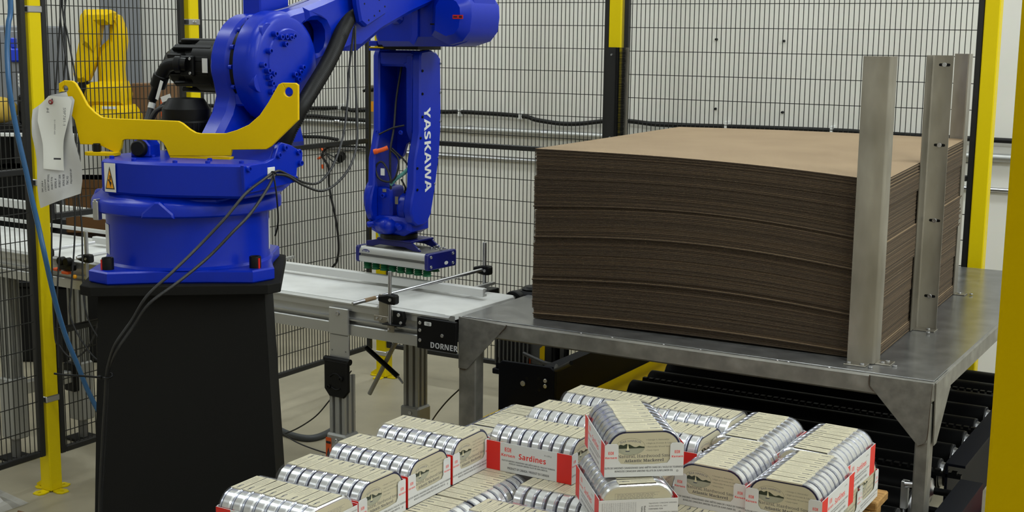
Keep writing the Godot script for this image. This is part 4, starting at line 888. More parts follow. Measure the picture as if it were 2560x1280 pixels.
func leg_profile(x: float, z: float, y0: float, y1: float, w: float, d: float) -> MB:
	# slotted aluminium upright, 4 grooves
	var p := PackedVector2Array()
	var g := 0.006
	for k in 4:
		var hw := w / 2 if k % 2 == 0 else d / 2
		var hd := d / 2 if k % 2 == 0 else w / 2
		for v in [Vector2(-hw, -hd), Vector2(-hw * 0.45 - g, -hd), Vector2(-hw * 0.45 - g, -hd + 0.009), Vector2(-hw * 0.45 + g, -hd + 0.009), Vector2(-hw * 0.45 + g, -hd), Vector2(hw * 0.45 - g, -hd), Vector2(hw * 0.45 - g, -hd + 0.009), Vector2(hw * 0.45 + g, -hd + 0.009), Vector2(hw * 0.45 + g, -hd)]:
			p.append(Vector2(x, z) + v.rotated(k * PI / 2))
	return mb().prism(p, XZ(y0), y1 - y0, 0.0, 10.0)

func stand(X: Transform3D, x: float, label: String, rich: bool) -> void:
	var t := thing("conveyor_stand", label, "stand", X)
	var zn := 0.012 if rich else -0.036
	var zf := -0.40 if rich else -0.385
	if rich:
		var br := part(t, "mounting_plate", mb().bx(Vector3(x - 0.040, 0.755, 0.001), Vector3(x + 0.040, 0.842, 0.010), 0.002).bx(Vector3(x - 0.040, 0.675, 0.001), Vector3(x + 0.040, 0.7545, 0.007), 0.002), M.alu)
		bolt(br, Vector3(x - 0.002, 0.825, 0.010), Vector3.BACK, 0.008, 0.003, M.zinc)
		for s in [-1, 1]: bolt(br, Vector3(x + s * 0.028, 0.702, 0.007), Vector3.BACK, 0.0025, 0.001, M.alu_dark)
		var tp := part(t, "tilt_plate", mb().prism(PV([Vector2(x - 0.050, 0.672), Vector2(x + 0.050, 0.672), Vector2(x + 0.050, 0.575), Vector2(x + 0.030, 0.552), Vector2(x - 0.030, 0.552), Vector2(x - 0.050, 0.575)]), XY(0.012), 0.012, 0.003), M.black, "black tilting bracket plate")
		part(tp, "curved_lip", mb().cyl(Vector3(x - 0.052, 0.672, 0.014), Vector3(x + 0.052, 0.672, 0.014), 0.010, -1, 14), M.black)
		part(tp, "slot_arc", mb().tube([Vector3(x - 0.024, 0.618, 0.0245), Vector3(x - 0.010, 0.628, 0.0245), Vector3(x + 0.008, 0.628, 0.0245), Vector3(x + 0.022, 0.616, 0.0245)], 0.003, 6).tube([Vector3(x - 0.018, 0.583, 0.0245), Vector3(x, 0.577, 0.0245), Vector3(x + 0.018, 0.583, 0.0245)], 0.003, 6), M.black)
		bolt(tp, Vector3(x + 0.022, 0.616, 0.024), Vector3.BACK, 0.008, 0.006, M.black)
		bolt(tp, Vector3(x - 0.028, 0.584, 0.024), Vector3.BACK, 0.006, 0.006, M.black)
	part(t, "leg", leg_profile(x, zn - 0.02, 0.42 if rich else 0.30, 0.62 if rich else 0.766, 0.062, 0.055), M.extrusion)
	part(t, "leg", leg_profile(x, zf, 0.40 if rich else 0.30, 0.75, 0.062, 0.055), M.extrusion)
	for z in [zn - 0.02, zf]:
		var sl := part(t, "leg_sleeve", mb().box(T(Vector3(x, 0.215, z)), Vector3(0.082, 0.43 if rich else 0.25, 0.072), 0.006), M.extrusion)
		bolt(sl, Vector3(x + 0.005, 0.41 if rich else 0.325, z + 0.036), Vector3.BACK, 0.007, 0.005, M.zinc)
		part(t, "foot_plate", mb().bx(Vector3(x - 0.06, 0, z - 0.05), Vector3(x + 0.06, 0.012, z + 0.05), 0.002), M.black)
		part(t, "foot_stem", mb().cyl(Vector3(x, 0.01, z), Vector3(x, 0.12, z), 0.018, -1, 16), M.alu_dark)
	if rich:
		var lb := part(t, "warning_label", mb().bx(Vector3(x - 0.040, 0.33, zn + 0.0165), Vector3(x - 0.018, 0.415, zn + 0.018)), M.orange, "orange warning label on the stand's leg")
		part(lb, "label_mark", mb().bx(Vector3(x - 0.0385, 0.395, zn + 0.018), Vector3(x - 0.0195, 0.403, zn + 0.0186)).prism(PV([Vector2(x - 0.037, 0.352), Vector2(x - 0.021, 0.352), Vector2(x - 0.029, 0.382)]), XY(zn + 0.018), 0.0006), M.ink)
		part(t, "brace_strut", mb().cyl(Vector3(x - 0.04, 0.671, -0.18), Vector3(x + 0.092, 0.592, -0.18), 0.0085, -1, 12), M.black)
		part(t, "brace_rod", mb().cyl(Vector3(x + 0.092, 0.592, -0.18), Vector3(x + 0.114, 0.572, -0.18), 0.004, -1, 8), M.zinc)
		part(t, "brace_strut", mb().cyl(Vector3(x + 0.095, 0.735, -0.19), Vector3(x - 0.035, 0.510, -0.19), 0.0075, -1, 10), M.extrusion)
	else:
		part(t, "cross_bar", mb().bx(Vector3(x - 0.02, 0.26, zf), Vector3(x + 0.02, 0.31, zn), 0.003), M.alu)
		part(t, "corner_joint", mb().bx(Vector3(x - 0.032, 0.22, zf + 0.03), Vector3(x + 0.032, 0.34, zf + 0.06), 0.004), M.black)

# ------------------------------------------------------------------ steel table, uprights and the cardboard stack
func table_and_stack() -> void:
	var x0 := -2.135; var x1 := -0.718; var z0 := -5.12; var z1 := -3.305
	var y := 0.86
	var t := thing("steel_table", "welded bare steel table carrying the tall cardboard stack", "table")
	part(t, "table_top", mb().bx(Vector3(x0 + 0.004, y - 0.006, z0), Vector3(x1 - 0.004, y, z1 - 0.012), 0.001), M.steel)
	part(t, "front_rail", mb().bx(Vector3(x0, y - 0.055, z1 - 0.05), Vector3(x1, y - 0.003, z1), 0.005), M.steel_raw)
	part(t, "back_rail", mb().bx(Vector3(x0, y - 0.055, z0), Vector3(x1, y - 0.0065, z0 + 0.05), 0.005), M.steel_raw)
	part(t, "side_rail", mb().bx(Vector3(x1 - 0.05, y - 0.055, z0 + 0.05), Vector3(x1, y - 0.003, z1 - 0.05), 0.005), M.steel_raw)
	part(t, "side_rail", mb().bx(Vector3(x0, y - 0.055, z0 + 0.05), Vector3(x0 + 0.05, y - 0.003, z1 - 0.05), 0.005), M.steel_raw)
	for p in [Vector2(x0 + 0.03, z1 - 0.025), Vector2(x1 - 0.022, z1 - 0.025), Vector2(x0 + 0.03, z0 + 0.025), Vector2(x1 - 0.022, z0 + 0.025)]:
		var wd := 0.031 if p.x < -1 else 0.018
		part(t, "leg", mb().bx(Vector3(p.x - wd, 0.0, p.y - 0.024), Vector3(p.x + wd, y - 0.055, p.y + 0.024), 0.004), M.steel_raw)
		part(t, "foot_pad", mb().bx(Vector3(p.x - wd - 0.015, 0.0, p.y - 0.04), Vector3(p.x + wd + 0.015, 0.008, p.y + 0.04), 0.001), M.steel_raw)
	var gl := part(t, "gusset_plate", mb().prism(PV([Vector2(x0 + 0.002, y), Vector2(x0 + 0.17, y - 0.008), Vector2(x0 + 0.152, y - 0.030), Vector2(x0 + 0.032, y - 0.160), Vector2(x0 + 0.002, y - 0.160)]), XY(z1), 0.004, 0.0006), M.gusset, "triangular corner gusset at the belt end")
	part(gl, "weld_bead", mb().tube([Vector3(x0 + 0.17, y - 0.006, z1 + 0.003), Vector3(x0 + 0.166, y - 0.016, z1 + 0.003), Vector3(x0 + 0.152, y - 0.030, z1 + 0.003), Vector3(x0 + 0.146, y - 0.038, z1 + 0.003)], 0.0015, 6), M.rust)
	part(gl, "weld_bead", mb().tube([Vector3(x0 + 0.034, y - 0.158, z1 + 0.002), Vector3(x0 + 0.020, y - 0.163, z1 + 0.002), Vector3(x0 + 0.006, y - 0.162, z1 + 0.002)], 0.0014, 6), M.rust)
	var gr := part(t, "gusset_plate", mb().prism(PV([Vector2(x1 - 0.160, y - 0.004), Vector2(x1 - 0.002, y - 0.004), Vector2(x1 - 0.010, y - 0.160), Vector2(x1 - 0.030, y - 0.170), Vector2(x1 - 0.040, y - 0.160), Vector2(x1 - 0.160, y - 0.032)]), XY(z1), 0.004, 0.0006), M.gusset, "triangular corner gusset at the right front corner")
	part(gr, "weld_bead", mb().tube([Vector3(x1 - 0.162, y - 0.004, z1 + 0.003), Vector3(x1 - 0.162, y - 0.030, z1 + 0.003), Vector3(x1 - 0.150, y - 0.044, z1 + 0.003)], 0.0015, 6), M.rust)
	part(gr, "weld_bead", mb().tube([Vector3(x1 - 0.004, y - 0.010, z1 + 0.003), Vector3(x1 - 0.007, y - 0.08, z1 + 0.003), Vector3(x1 - 0.010, y - 0.15, z1 + 0.003), Vector3(x1 - 0.030, y - 0.170, z1 + 0.003)], 0.0013, 6), M.rust)
	part(t, "gusset_plate", mb().prism(PV([Vector2(z1 - 0.004, y - 0.004), Vector2(z1 - 0.17, y - 0.004), Vector2(z1 - 0.17, y - 0.05), Vector2(z1 - 0.045, y - 0.17), Vector2(z1 - 0.02, y - 0.17)]), ZY(x1), 0.004, 0.0006), M.steel_raw)
	for xx in [-1.72, -1.62, -1.46, -1.35, -1.13, -1.10, -0.99]:
		part(t, "weld_tack", mb().ball(Vector3(xx, y - 0.002, z1 - 0.008), 0.004, 8, Vector3(1, 0.6, 1)), M.zinc)
	# the three guide uprights
	upright("bent metal upright wrapping the front right corner of the cardboard stack", PV([Vector2(-0.968, -3.397), Vector2(-0.903, -3.397), Vector2(-0.896, -3.404), Vector2(-0.896, -3.455), Vector2(-0.899, -3.455), Vector2(-0.899, -3.405), Vector2(-0.904, -3.400), Vector2(-0.968, -3.400)]), [[Vector3(-0.966, 0, -3.397), Vector3(-0.908, 0, -3.357)], [Vector3(-0.896, 0, -3.455), Vector3(-0.856, 0, -3.405)]], [Vector3(-0.955, 0, -3.370), Vector3(-0.920, 0, -3.370), Vector3(-0.880, 0, -3.42), Vector3(-0.872, 0, -3.44), Vector3(-0.895, 0, -3.36), Vector3(-0.845, 0, -3.41)], [])
	upright("slotted metal upright halfway along the right side of the cardboard stack", PV([Vector2(-0.917, -3.86), Vector2(-0.917, -3.918), Vector2(-0.911, -3.924), Vector2(-0.859, -3.924), Vector2(-0.859, -3.927), Vector2(-0.913, -3.927), Vector2(-0.920, -3.920), Vector2(-0.920, -3.86)]), [[Vector3(-0.917, 0, -3.93), Vector3(-0.855, 0, -3.885)]], [Vector3(-0.877, 0, -3.905), Vector3(-0.867, 0, -3.86)], [1.635, 1.405, 1.185, 0.96])
	upright("plain metal upright behind the back right corner of the cardboard stack", PV([Vector2(-0.998, -4.574), Vector2(-0.949, -4.574), Vector2(-0.943, -4.567), Vector2(-0.943, -4.517), Vector2(-0.939, -4.517), Vector2(-0.939, -4.569), Vector2(-0.947, -4.577), Vector2(-0.998, -4.577)]), [[Vector3(-0.939, 0, -4.562), Vector3(-0.903, 0, -4.522)]], [Vector3(-0.925, 0, -4.542), Vector3(-0.888, 0, -4.547)], [])
	# the sheets
	var rg := RandomNumberGenerator.new(); rg.seed = 11
	var N := 118
	var group := "corrugated cardboard sheets in the tall stack"
	var ox := 0.0; var oz := 0.0
	for i in N:
		if i % 23 == 7: ox = rg.randf_range(-0.006, 0.004); oz = rg.randf_range(0.0, 0.007)
		var dx := ox + rg.randf_range(-0.0007, 0.0007); var dz := oz + rg.randf_range(-0.0009, 0.0009)
		if i in [3, 27, 57, 78]: dz += 0.005
		if i > N - 8: dx += rg.randf_range(-0.004, 0.004)
		var lab := "tan corrugated cardboard sheet, one of the evenly piled sheets inside the tall stack"
		if i == N - 1: lab = "topmost tan cardboard sheet of the tall stack, its whole face showing"
		elif i == 0: lab = "bottom cardboard sheet of the tall stack, lying on the steel table"
		var o := Node3D.new()
		o.name = numbered("cardboard_sheet"); add_child(o, true)
		tag(o, lab, "cardboard sheet", group)
		o.transform = RY(Vector3(-1.438 + dx, 0.86, -3.990 + dz), 0.030)
		var ms := sheet(float(i) / N, float(i + 1) / N, rg.randf_range(-1, 1))
		var liner := part(o, "liner", ms[0], M.card)
		part(o, "fluted_edge", ms[1], M.card_edge if rg.randf() < 0.75 else M.card_edge2)
		liner.set_meta("label", "smooth tan paper face")

func sheet_y(f: float, u: float, w: float) -> float:   # height above the table at level f; u from left to right, w from front to back
	var full := lerpf(lerpf(0.513, 0.490, u), lerpf(0.517, 0.520, u), w)
	var bow := sin(PI * u) * (0.010 + 0.020 * sin(PI * clampf(f * 1.05, 0, 1))) * (1.0 - 0.35 * w)
	var droop := -0.010 * pow(u, 4.0) * (1.0 - w) * f
	var wave := 0.0022 * sin(f * 61.0) * sin(PI * u)
	return 0.0015 + f * full + bow * (0.55 if f < 0.02 else 1.0) + droop + wave

func sheet(f0: float, f1: float, jit: float) -> Array:
	var m := mb(); var e := mb()
	var nx := 14; var nz := 4
	var hx := 0.512; var hz := 0.568
	var P := func(i: int, j: int, top: bool) -> Vector3:
		var u := float(i) / nx; var w := float(j) / nz
		var a := sheet_y(f0, u, w); var b := sheet_y(f1, u, w)
		return Vector3(lerpf(-hx, hx, u), lerpf(a, b, 0.84) if top else a + (b - a) * 0.06, lerpf(hz, -hz, w))
	for i in nx:
		for j in nz:
			for top in [true, false]:
				var a: Vector3 = P.call(i, j, top); var b: Vector3 = P.call(i + 1, j, top); var c: Vector3 = P.call(i + 1, j + 1, top); var d: Vector3 = P.call(i, j + 1, top)
				var n := (b - a).cross(d - a).normalized()
				if (n.y < 0) == top: n = -n
				m.flat(a, b, c, d, n)
	for i in nx:
		for j in [0, nz]:
			e.flat(P.call(i, j, false), P.call(i + 1, j, false), P.call(i + 1, j, true), P.call(i, j, true), Vector3(0, 0, 1 if j == 0 else -1))
	for j in nz:
		for i in [0, nx]:
			e.flat(P.call(i, j, false), P.call(i, j + 1, false), P.call(i, j + 1, true), P.call(i, j, true), Vector3(1 if i == nx else -1, 0, 0))
	return [m, e]

func upright(label: String, prof: PackedVector2Array, feet: Array, bolts: Array, slots: Array) -> void:
	var t := thing("guide_upright", label, "upright")
	part(t, "angle", mb().prism(prof, XZ(0.862), 0.80, 0.0, 50.0), M.galv)
	for f in feet: part(t, "foot_tab", mb().bx(f[0] + Vector3(0, 0.860, 0), f[1] + Vector3(0, 0.8632, 0), 0.0008), M.galv)
	for b in bolts: bolt(t, b + Vector3(0, 0.8605 if b.x > -0.85 or b.z > -3.365 or b.x == -0.867 or b.x == -0.888 else 0.863, 0), Vector3.UP, 0.006, 0.004, M.zinc)
	for s in slots:
		var q := part(t, "slot", mb().prism(rrect(0.032, 0.008, 0.0039, 5), T(Vector3(-0.883, s, -3.9242)), 0.0006), M.black)
		bolt(q, Vector3(-0.883, s, -3.9236), Vector3.BACK, 0.0065, 0.005, M.zinc)

# ------------------------------------------------------------------ roller conveyor below the table
func roller_bed() -> void:
	var t := thing("roller_conveyor", "dark roller conveyor running under the steel table with the pallet on it", "conveyor")
	var ax := 0.465
	part(t, "side_frame", mb().prism(PV([Vector2(0, 0.28), Vector2(0, 0.53), Vector2(-0.05, 0.53), Vector2(-0.05, 0.522), Vector2(-0.008, 0.522), Vector2(-0.008, 0.28)]), XF(Vector3(-2.205, 0, -4.06), Vector3(1, 0, 0), Vector3(0, 1, 0), Vector3(0, 0, -1)), 0.98, 0.001), M.navy)
	part(t, "side_frame", mb().prism(PV([Vector2(0, 0.28), Vector2(0, 0.526), Vector2(0.055, 0.526), Vector2(0.055, 0.518), Vector2(0.008, 0.518), Vector2(0.008, 0.28)]), XF(Vector3(-0.764, 0, -3.72), Vector3(1, 0, 0), Vector3(0, 1, 0), Vector3(0, 0, -1)), 1.30, 0.001), M.navy)
	part(t, "side_frame", mb().prism(PV([Vector2(0, 0.20), Vector2(0, 0.520), Vector2(0.06, 0.520), Vector2(0.06, 0.20)]), XF(Vector3(-0.700, 0, -1.7), Vector3(1, 0, 0), Vector3(0, 1, 0), Vector3(0, 0, -1)), 1.92, 0.003), M.navy)
	var ep := part(t, "end_plate", mb().prism(PV([Vector2(-2.44, 0.20), Vector2(-2.44, 0.515), Vector2(-2.425, 0.528), Vector2(-2.225, 0.530), Vector2(-2.205, 0.518), Vector2(-2.205, 0.20)]), XY(-4.06), 0.012, 0.002), M.navy, "dark navy end plate beside the table leg")
	for p in [Vector2(-2.335, 0.455), Vector2(-2.242, 0.478), Vector2(-2.242, 0.458)]: bolt(ep, Vector3(p.x, p.y, -4.048), Vector3.BACK, 0.010 if p.x < -2.3 else 0.0075, 0.004, M.zinc)
	for p in [Vector2(-2.32, 0.475), Vector2(-2.27, 0.482), Vector2(-2.268, 0.44)]: part(ep, "hole", mb().cyl(Vector3(p.x, p.y, -4.048), Vector3(p.x, p.y, -4.0475), 0.006, -1, 10), M.black)
	part(t, "chain_guard", mb().bx(Vector3(-2.43, 0.30, -4.04), Vector3(-2.215, 0.345, -3.05), 0.003), M.yellow, "yellow guard in front of the navy end plate")
	part(t, "inner_guard", mb().bx(Vector3(-2.196, 0.382, -5.02), Vector3(-1.945, 0.390, -4.07), 0.002).bx(Vector3(-1.953, 0.39, -5.02), Vector3(-1.945, 0.44, -4.07), 0.002), M.yellow, "yellow plate between the left frame and the roller ends")
	for i in 21:
		var z := -4.93 + 0.161 * i
		var r := part(t, "roller", mb().cyl(Vector3(-1.935, ax, z), Vector3(-0.795, ax, z), 0.045, -1, 28, 0.003), M.roller)
		part(r, "roller_end", mb().lathe([Vector2(0, 0.022), Vector2(0.012, 0.022), Vector2(0.020, 0.016), Vector2(0.034, 0.014), Vector2(0.036, 0.004), Vector2(0.044, 0.002), Vector2(0.044, 0)], MB.frame(Vector3(-0.795, ax, z), Vector3.RIGHT), 24, 30.0), M.zinc)
		part(r, "axle", mb().cyl(Vector3(-1.95, ax, z), Vector3(-1.93, ax, z), 0.012, -1, 10), M.alu_dark)
		part(r, "axle", mb().cyl(Vector3(-0.775, ax, z), Vector3(-0.764 if z < -3.7 else -0.70, ax, z), 0.010, -1, 10), M.roller)
	for z in [-4.69, -4.21, -3.73]:
		var m := mb()
		for i in 52:
			m.bx(Vector3(-1.93 + 0.0232 * i, 0.490, z - 0.008), Vector3(-1.93 + 0.0232 * i + 0.015, 0.502, z + 0.008))
		m.bx(Vector3(-1.93, 0.484, z - 0.010), Vector3(-0.72, 0.494, z + 0.010))
		part(t, "chain_strip", m, M.roller)
	for p in [Vector3(-2.40, 0, -4.2), Vector3(-0.68, 0, -4.9), Vector3(-0.67, 0, -1.9), Vector3(-2.30, 0, -1.9)]:
		part(t, "support_leg", mb().bx(p + Vector3(-0.03, 0, -0.03), p + Vector3(0.03, 0.32, 0.03), 0.003), M.navy)
	# orange box outside the right frame
	var ob := thing("switch_box", "orange red box with a white label beside the right roller frame", "box", T(Vector3(-0.63, 0, -3.75)))
	part(ob, "case", mb().bx(Vector3(0, 0.14, -0.14), Vector3(0.10, 0.425, 0.14), 0.006), mk(Color(0.72, 0.13, 0.035), 0.4))
	part(ob, "lid", mb().bx(Vector3(-0.002, 0.425, -0.142), Vector3(0.102, 0.442, 0.142), 0.004), mk(Color(0.72, 0.13, 0.035), 0.4))
	part(ob, "white_label", mb().bx(Vector3(0.07, 0.26, 0.14), Vector3(0.092, 0.37, 0.1412)), M.white)
	part(ob, "stand_leg", mb().bx(Vector3(0.02, 0, -0.05), Vector3(0.08, 0.14, 0.05), 0.003), M.navy)
	# gear motor behind the left table leg
	var gm := thing("gear_motor", "grey finned gear motor with an orange tag beside the left end of the roller conveyor", "motor", T(Vector3(-2.53, 0.415, -4.42)))
	part(gm, "body", mb().box(T(Vector3(0.02, 0.10, 0)), Vector3(0.24, 0.17, 0.16), 0.02), M.motor_grey)
	for i in 9: part(gm, "cooling_fin", mb().bx(Vector3(-0.095 + 0.018 * i, 0.02, 0.078), Vector3(-0.089 + 0.018 * i, 0.18, 0.094)), M.motor_grey)
	part(gm, "foot", mb().bx(Vector3(-0.10, -0.005, -0.07), Vector3(0.15, 0.018, 0.08), 0.002), M.navy)
	part(gm, "orange_tag", mb().bx(Vector3(0.045, 0.03, 0.0815), Vector3(0.060, 0.065, 0.083)), M.orange)
	part(gm, "yellow_label", mb().prism(PV([Vector2(0.100, 0.04), Vector2(0.122, 0.055), Vector2(0.122, 0.12), Vector2(0.100, 0.10)]), XY(0.081), 0.001), M.yellow)
	part(gm, "plug", mb().cyl(Vector3(0.155, 0.045, 0.05), Vector3(0.155, 0.14, 0.05), 0.016, -1, 14, 0.003), M.black)
	part(gm, "supply_cable", mb().tube([Vector3(0.185, 0.15, 0.03), Vector3(0.19, 0.09, 0.03), Vector3(0.175, 0.03, 0.02), Vector3(0.14, 0.0, 0.02)], 0.010, 10), M.rubber)
	var st := thing("motor_bracket", "dark bracket carrying the grey gear motor", "bracket", T(Vector3(-2.53, 0, -4.42)))
	part(st, "shelf", mb().bx(Vector3(-0.11, 0.388, -0.08), Vector3(0.16, 0.410, 0.09), 0.003), M.navy)
	part(st, "leg", mb().bx(Vector3(-0.02, 0, -0.04), Vector3(0.05, 0.388, 0.03), 0.003), M.navy)
	# small sensor by the right table leg
	var se := thing("photo_eye", "small clear and silver photo eye beside the foot of the right table leg", "sensor", T(Vector3(-0.79, 0.0, -3.36)))
	part(se, "bracket", mb().bx(Vector3(-0.006, 0.50, -0.01), Vector3(0.012, 0.575, 0.01), 0.002), M.alu)
	part(se, "eye", mb().cyl(Vector3(0.004, 0.568, 0.01), Vector3(0.03, 0.572, 0.012), 0.010, 0.008, 12, 0.002), M.zinc)
	part(se, "post", mb().cyl(Vector3(0.003, 0.46, 0), Vector3(0.003, 0.52, 0), 0.005, -1, 8), M.zinc)

# ------------------------------------------------------------------ printed pictures
func fill_tri(cov: PackedFloat32Array, w: int, h: int, a: Vector2, b: Vector2, c: Vector2) -> void:
	var ar := (b - a).cross(c - a)
	if absf(ar) < 1e-6: return
	if ar < 0.0: var q := b; b = c; c = q
	var x0 := maxi(0, floori(minf(a.x, minf(b.x, c.x)))); var x1 := mini(w - 1, ceili(maxf(a.x, maxf(b.x, c.x))))
	var y0 := maxi(0, floori(minf(a.y, minf(b.y, c.y)))); var y1 := mini(h - 1, ceili(maxf(a.y, maxf(b.y, c.y))))
	var ab := b - a; var bc := c - b; var ca := a - c
	for y in range(y0, y1 + 1):
		for x in range(x0, x1 + 1):
			var s := 0.0
			for k in 4:
				var p := Vector2(x + (0.25 if k % 2 == 0 else 0.75), y + (0.25 if k < 2 else 0.75))
				if ab.cross(p - a) >= 0.0 and bc.cross(p - b) >= 0.0 and ca.cross(p - c) >= 0.0: s += 0.25
			if s > 0.0: cov[y * w + x] += s

func stamp(im: Image, cov: PackedFloat32Array, w: int, h: int, ox: int, oy: int, col: Color) -> void:
	for y in h:
		for x in w:
			var c := cov[y * w + x]
			if c > 0.0:
				var X := x + ox; var Y := y + oy
				if X >= 0 and Y >= 0 and X < im.get_width() and Y < im.get_height():
					im.set_pixel(X, Y, im.get_pixel(X, Y).lerp(col, minf(c, 1.0)))

func ink_poly(im: Image, pts: PackedVector2Array, col: Color) -> void:
	var lo := pts[0]; var hi := pts[0]
	for p in pts: lo = lo.min(p); hi = hi.max(p)
	var ox := floori(lo.x) - 1; var oy := floori(lo.y) - 1
	var w := ceili(hi.x) - ox + 2; var h := ceili(hi.y) - oy + 2
	var cov := PackedFloat32Array(); cov.resize(w * h)
	var idx := Geometry2D.triangulate_polygon(pts)
	for i in range(0, idx.size(), 3):
		var o := Vector2(ox, oy)
		fill_tri(cov, w, h, pts[idx[i]] - o, pts[idx[i + 1]] - o, pts[idx[i + 2]] - o)
	stamp(im, cov, w, h, ox, oy, col)

func ink_line(im: Image, pts: PackedVector2Array, wd: float, col: Color) -> void:
	for i in pts.size() - 1:
		var d := (pts[i + 1] - pts[i]).normalized() * wd * 0.5
		var n := d.orthogonal()
		ink_poly(im, PV([pts[i] - d + n, pts[i + 1] + d + n, pts[i + 1] + d - n, pts[i] - d - n]), col)

# text with capitals cap pixels high, centred at c (align 0) or starting at c (align -1)
func ink_text(im: Image, s: String, c: Vector2, cap: float, col: Color, font := "Droid Sans", bold := false, align := 0, sx := 1.0, ang := 0.0, arch := 0.0) -> void:
	var tm := TextMesh.new()
	var f := SystemFont.new(); f.font_names = PackedStringArray([font]); f.font_weight = 700 if bold else 400
	tm.font = f; tm.text = s; tm.font_size = 48; tm.pixel_size = cap / 34.0; tm.depth = 0.0; tm.curve_step = 2.5
	tm.horizontal_alignment = HORIZONTAL_ALIGNMENT_CENTER if align == 0 else HORIZONTAL_ALIGNMENT_LEFT
	var a := tm.get_mesh_arrays()
	if a.is_empty() or a[Mesh.ARRAY_VERTEX] == null: return
	var v: PackedVector3Array = a[Mesh.ARRAY_VERTEX]
	var ix = a[Mesh.ARRAY_INDEX]
	var pts := PackedVector2Array()
	var lo := Vector2(1e9, 1e9); var hi := -lo
	var left := 0.0
	if align < 0:
		left = 1e9
		for p in v: left = minf(left, p.x)
	for p in v:
		var q := Vector2((p.x - left) * sx, -p.y)
		if arch != 0.0:
			var t := q.x / arch
			q = Vector2(sin(t) * (arch - q.y), arch - cos(t) * (arch - q.y))
		q = q.rotated(ang) + c
		pts.append(q); lo = lo.min(q); hi = hi.max(q)
	var ox := floori(lo.x) - 1; var oy := floori(lo.y) - 1
	var w := ceili(hi.x) - ox + 2; var h := ceili(hi.y) - oy + 2
	var cov := PackedFloat32Array(); cov.resize(w * h)
	var o := Vector2(ox, oy)
	if ix != null and ix.size() > 0:
		for i in range(0, ix.size(), 3): fill_tri(cov, w, h, pts[ix[i]] - o, pts[ix[i + 1]] - o, pts[ix[i + 2]] - o)
	else:
		for i in range(0, pts.size(), 3): fill_tri(cov, w, h, pts[i] - o, pts[i + 1] - o, pts[i + 2] - o)
	stamp(im, cov, w, h, ox, oy, col)

func ell(c: Vector2, rx: float, ry: float, seg := 40) -> PackedVector2Array:
	var o := PackedVector2Array()
	for i in seg: o.append(c + Vector2(cos(TAU * i / seg) * rx, sin(TAU * i / seg) * ry))
	return o

func fish_mark(im: Image, c: Vector2, s: float, col: Color) -> void:
	# the maker's mark: a fish of angular chevrons
	var w := s * 0.16
	ink_line(im, PV([c + Vector2(-1.0, -0.6) * s, c + Vector2(-1.0, 0.6) * s]), w, col)
	ink_line(im, PV([c + Vector2(-0.55, -0.6) * s, c + Vector2(-0.95, 0.0) * s, c + Vector2(-0.55, 0.6) * s]), w, col)
	ink_line(im, PV([c + Vector2(0.0, -0.6) * s, c + Vector2(-0.5, 0.0) * s, c + Vector2(0.0, 0.6) * s, c + Vector2(0.42, 0.0) * s, c + Vector2(0.0, -0.6) * s]), w, col)
	ink_poly(im, ell(c + Vector2(-0.05, 0.0) * s, s * 0.13, s * 0.13, 12), col)
	ink_line(im, PV([c + Vector2(0.45, -0.5) * s, c + Vector2(0.85, 0.1) * s, c + Vector2(0.85, -0.6) * s]), w, col)
	ink_line(im, PV([c + Vector2(0.45, 0.5) * s, c + Vector2(0.85, -0.1) * s, c + Vector2(0.85, 0.6) * s]), w, col)

func pic(w: int, h: int, c: Color) -> Image:
	var im := Image.create(w, h, false, Image.FORMAT_RGB8)
	im.fill(c)
	return im

func grey_lines(im: Image, r: Rect2, n: int, col: Color, seed_: int) -> void:
	# lines of print too small to read
	var rg := RandomNumberGenerator.new(); rg.seed = seed_
	var lh := r.size.y / n
	for i in n:
		var x := r.position.x
		var xe := r.end.x - rg.randf_range(0, r.size.x * 0.15)
		while x < xe:
			var w := rg.randf_range(lh * 0.8, lh * 3.2)
			im.fill_rect(Rect2i(int(x), int(r.position.y + lh * (i + 0.3)), int(minf(w, xe - x)), maxi(1, int(lh * 0.34))), col)
			x += w + lh * 0.5

func print_mat(im: Image, rough := 0.4) -> StandardMaterial3D:
	var m := mk(Color.WHITE, rough)
	im.generate_mipmaps()
	m.albedo_texture = ImageTexture.create_from_image(im)
	return m

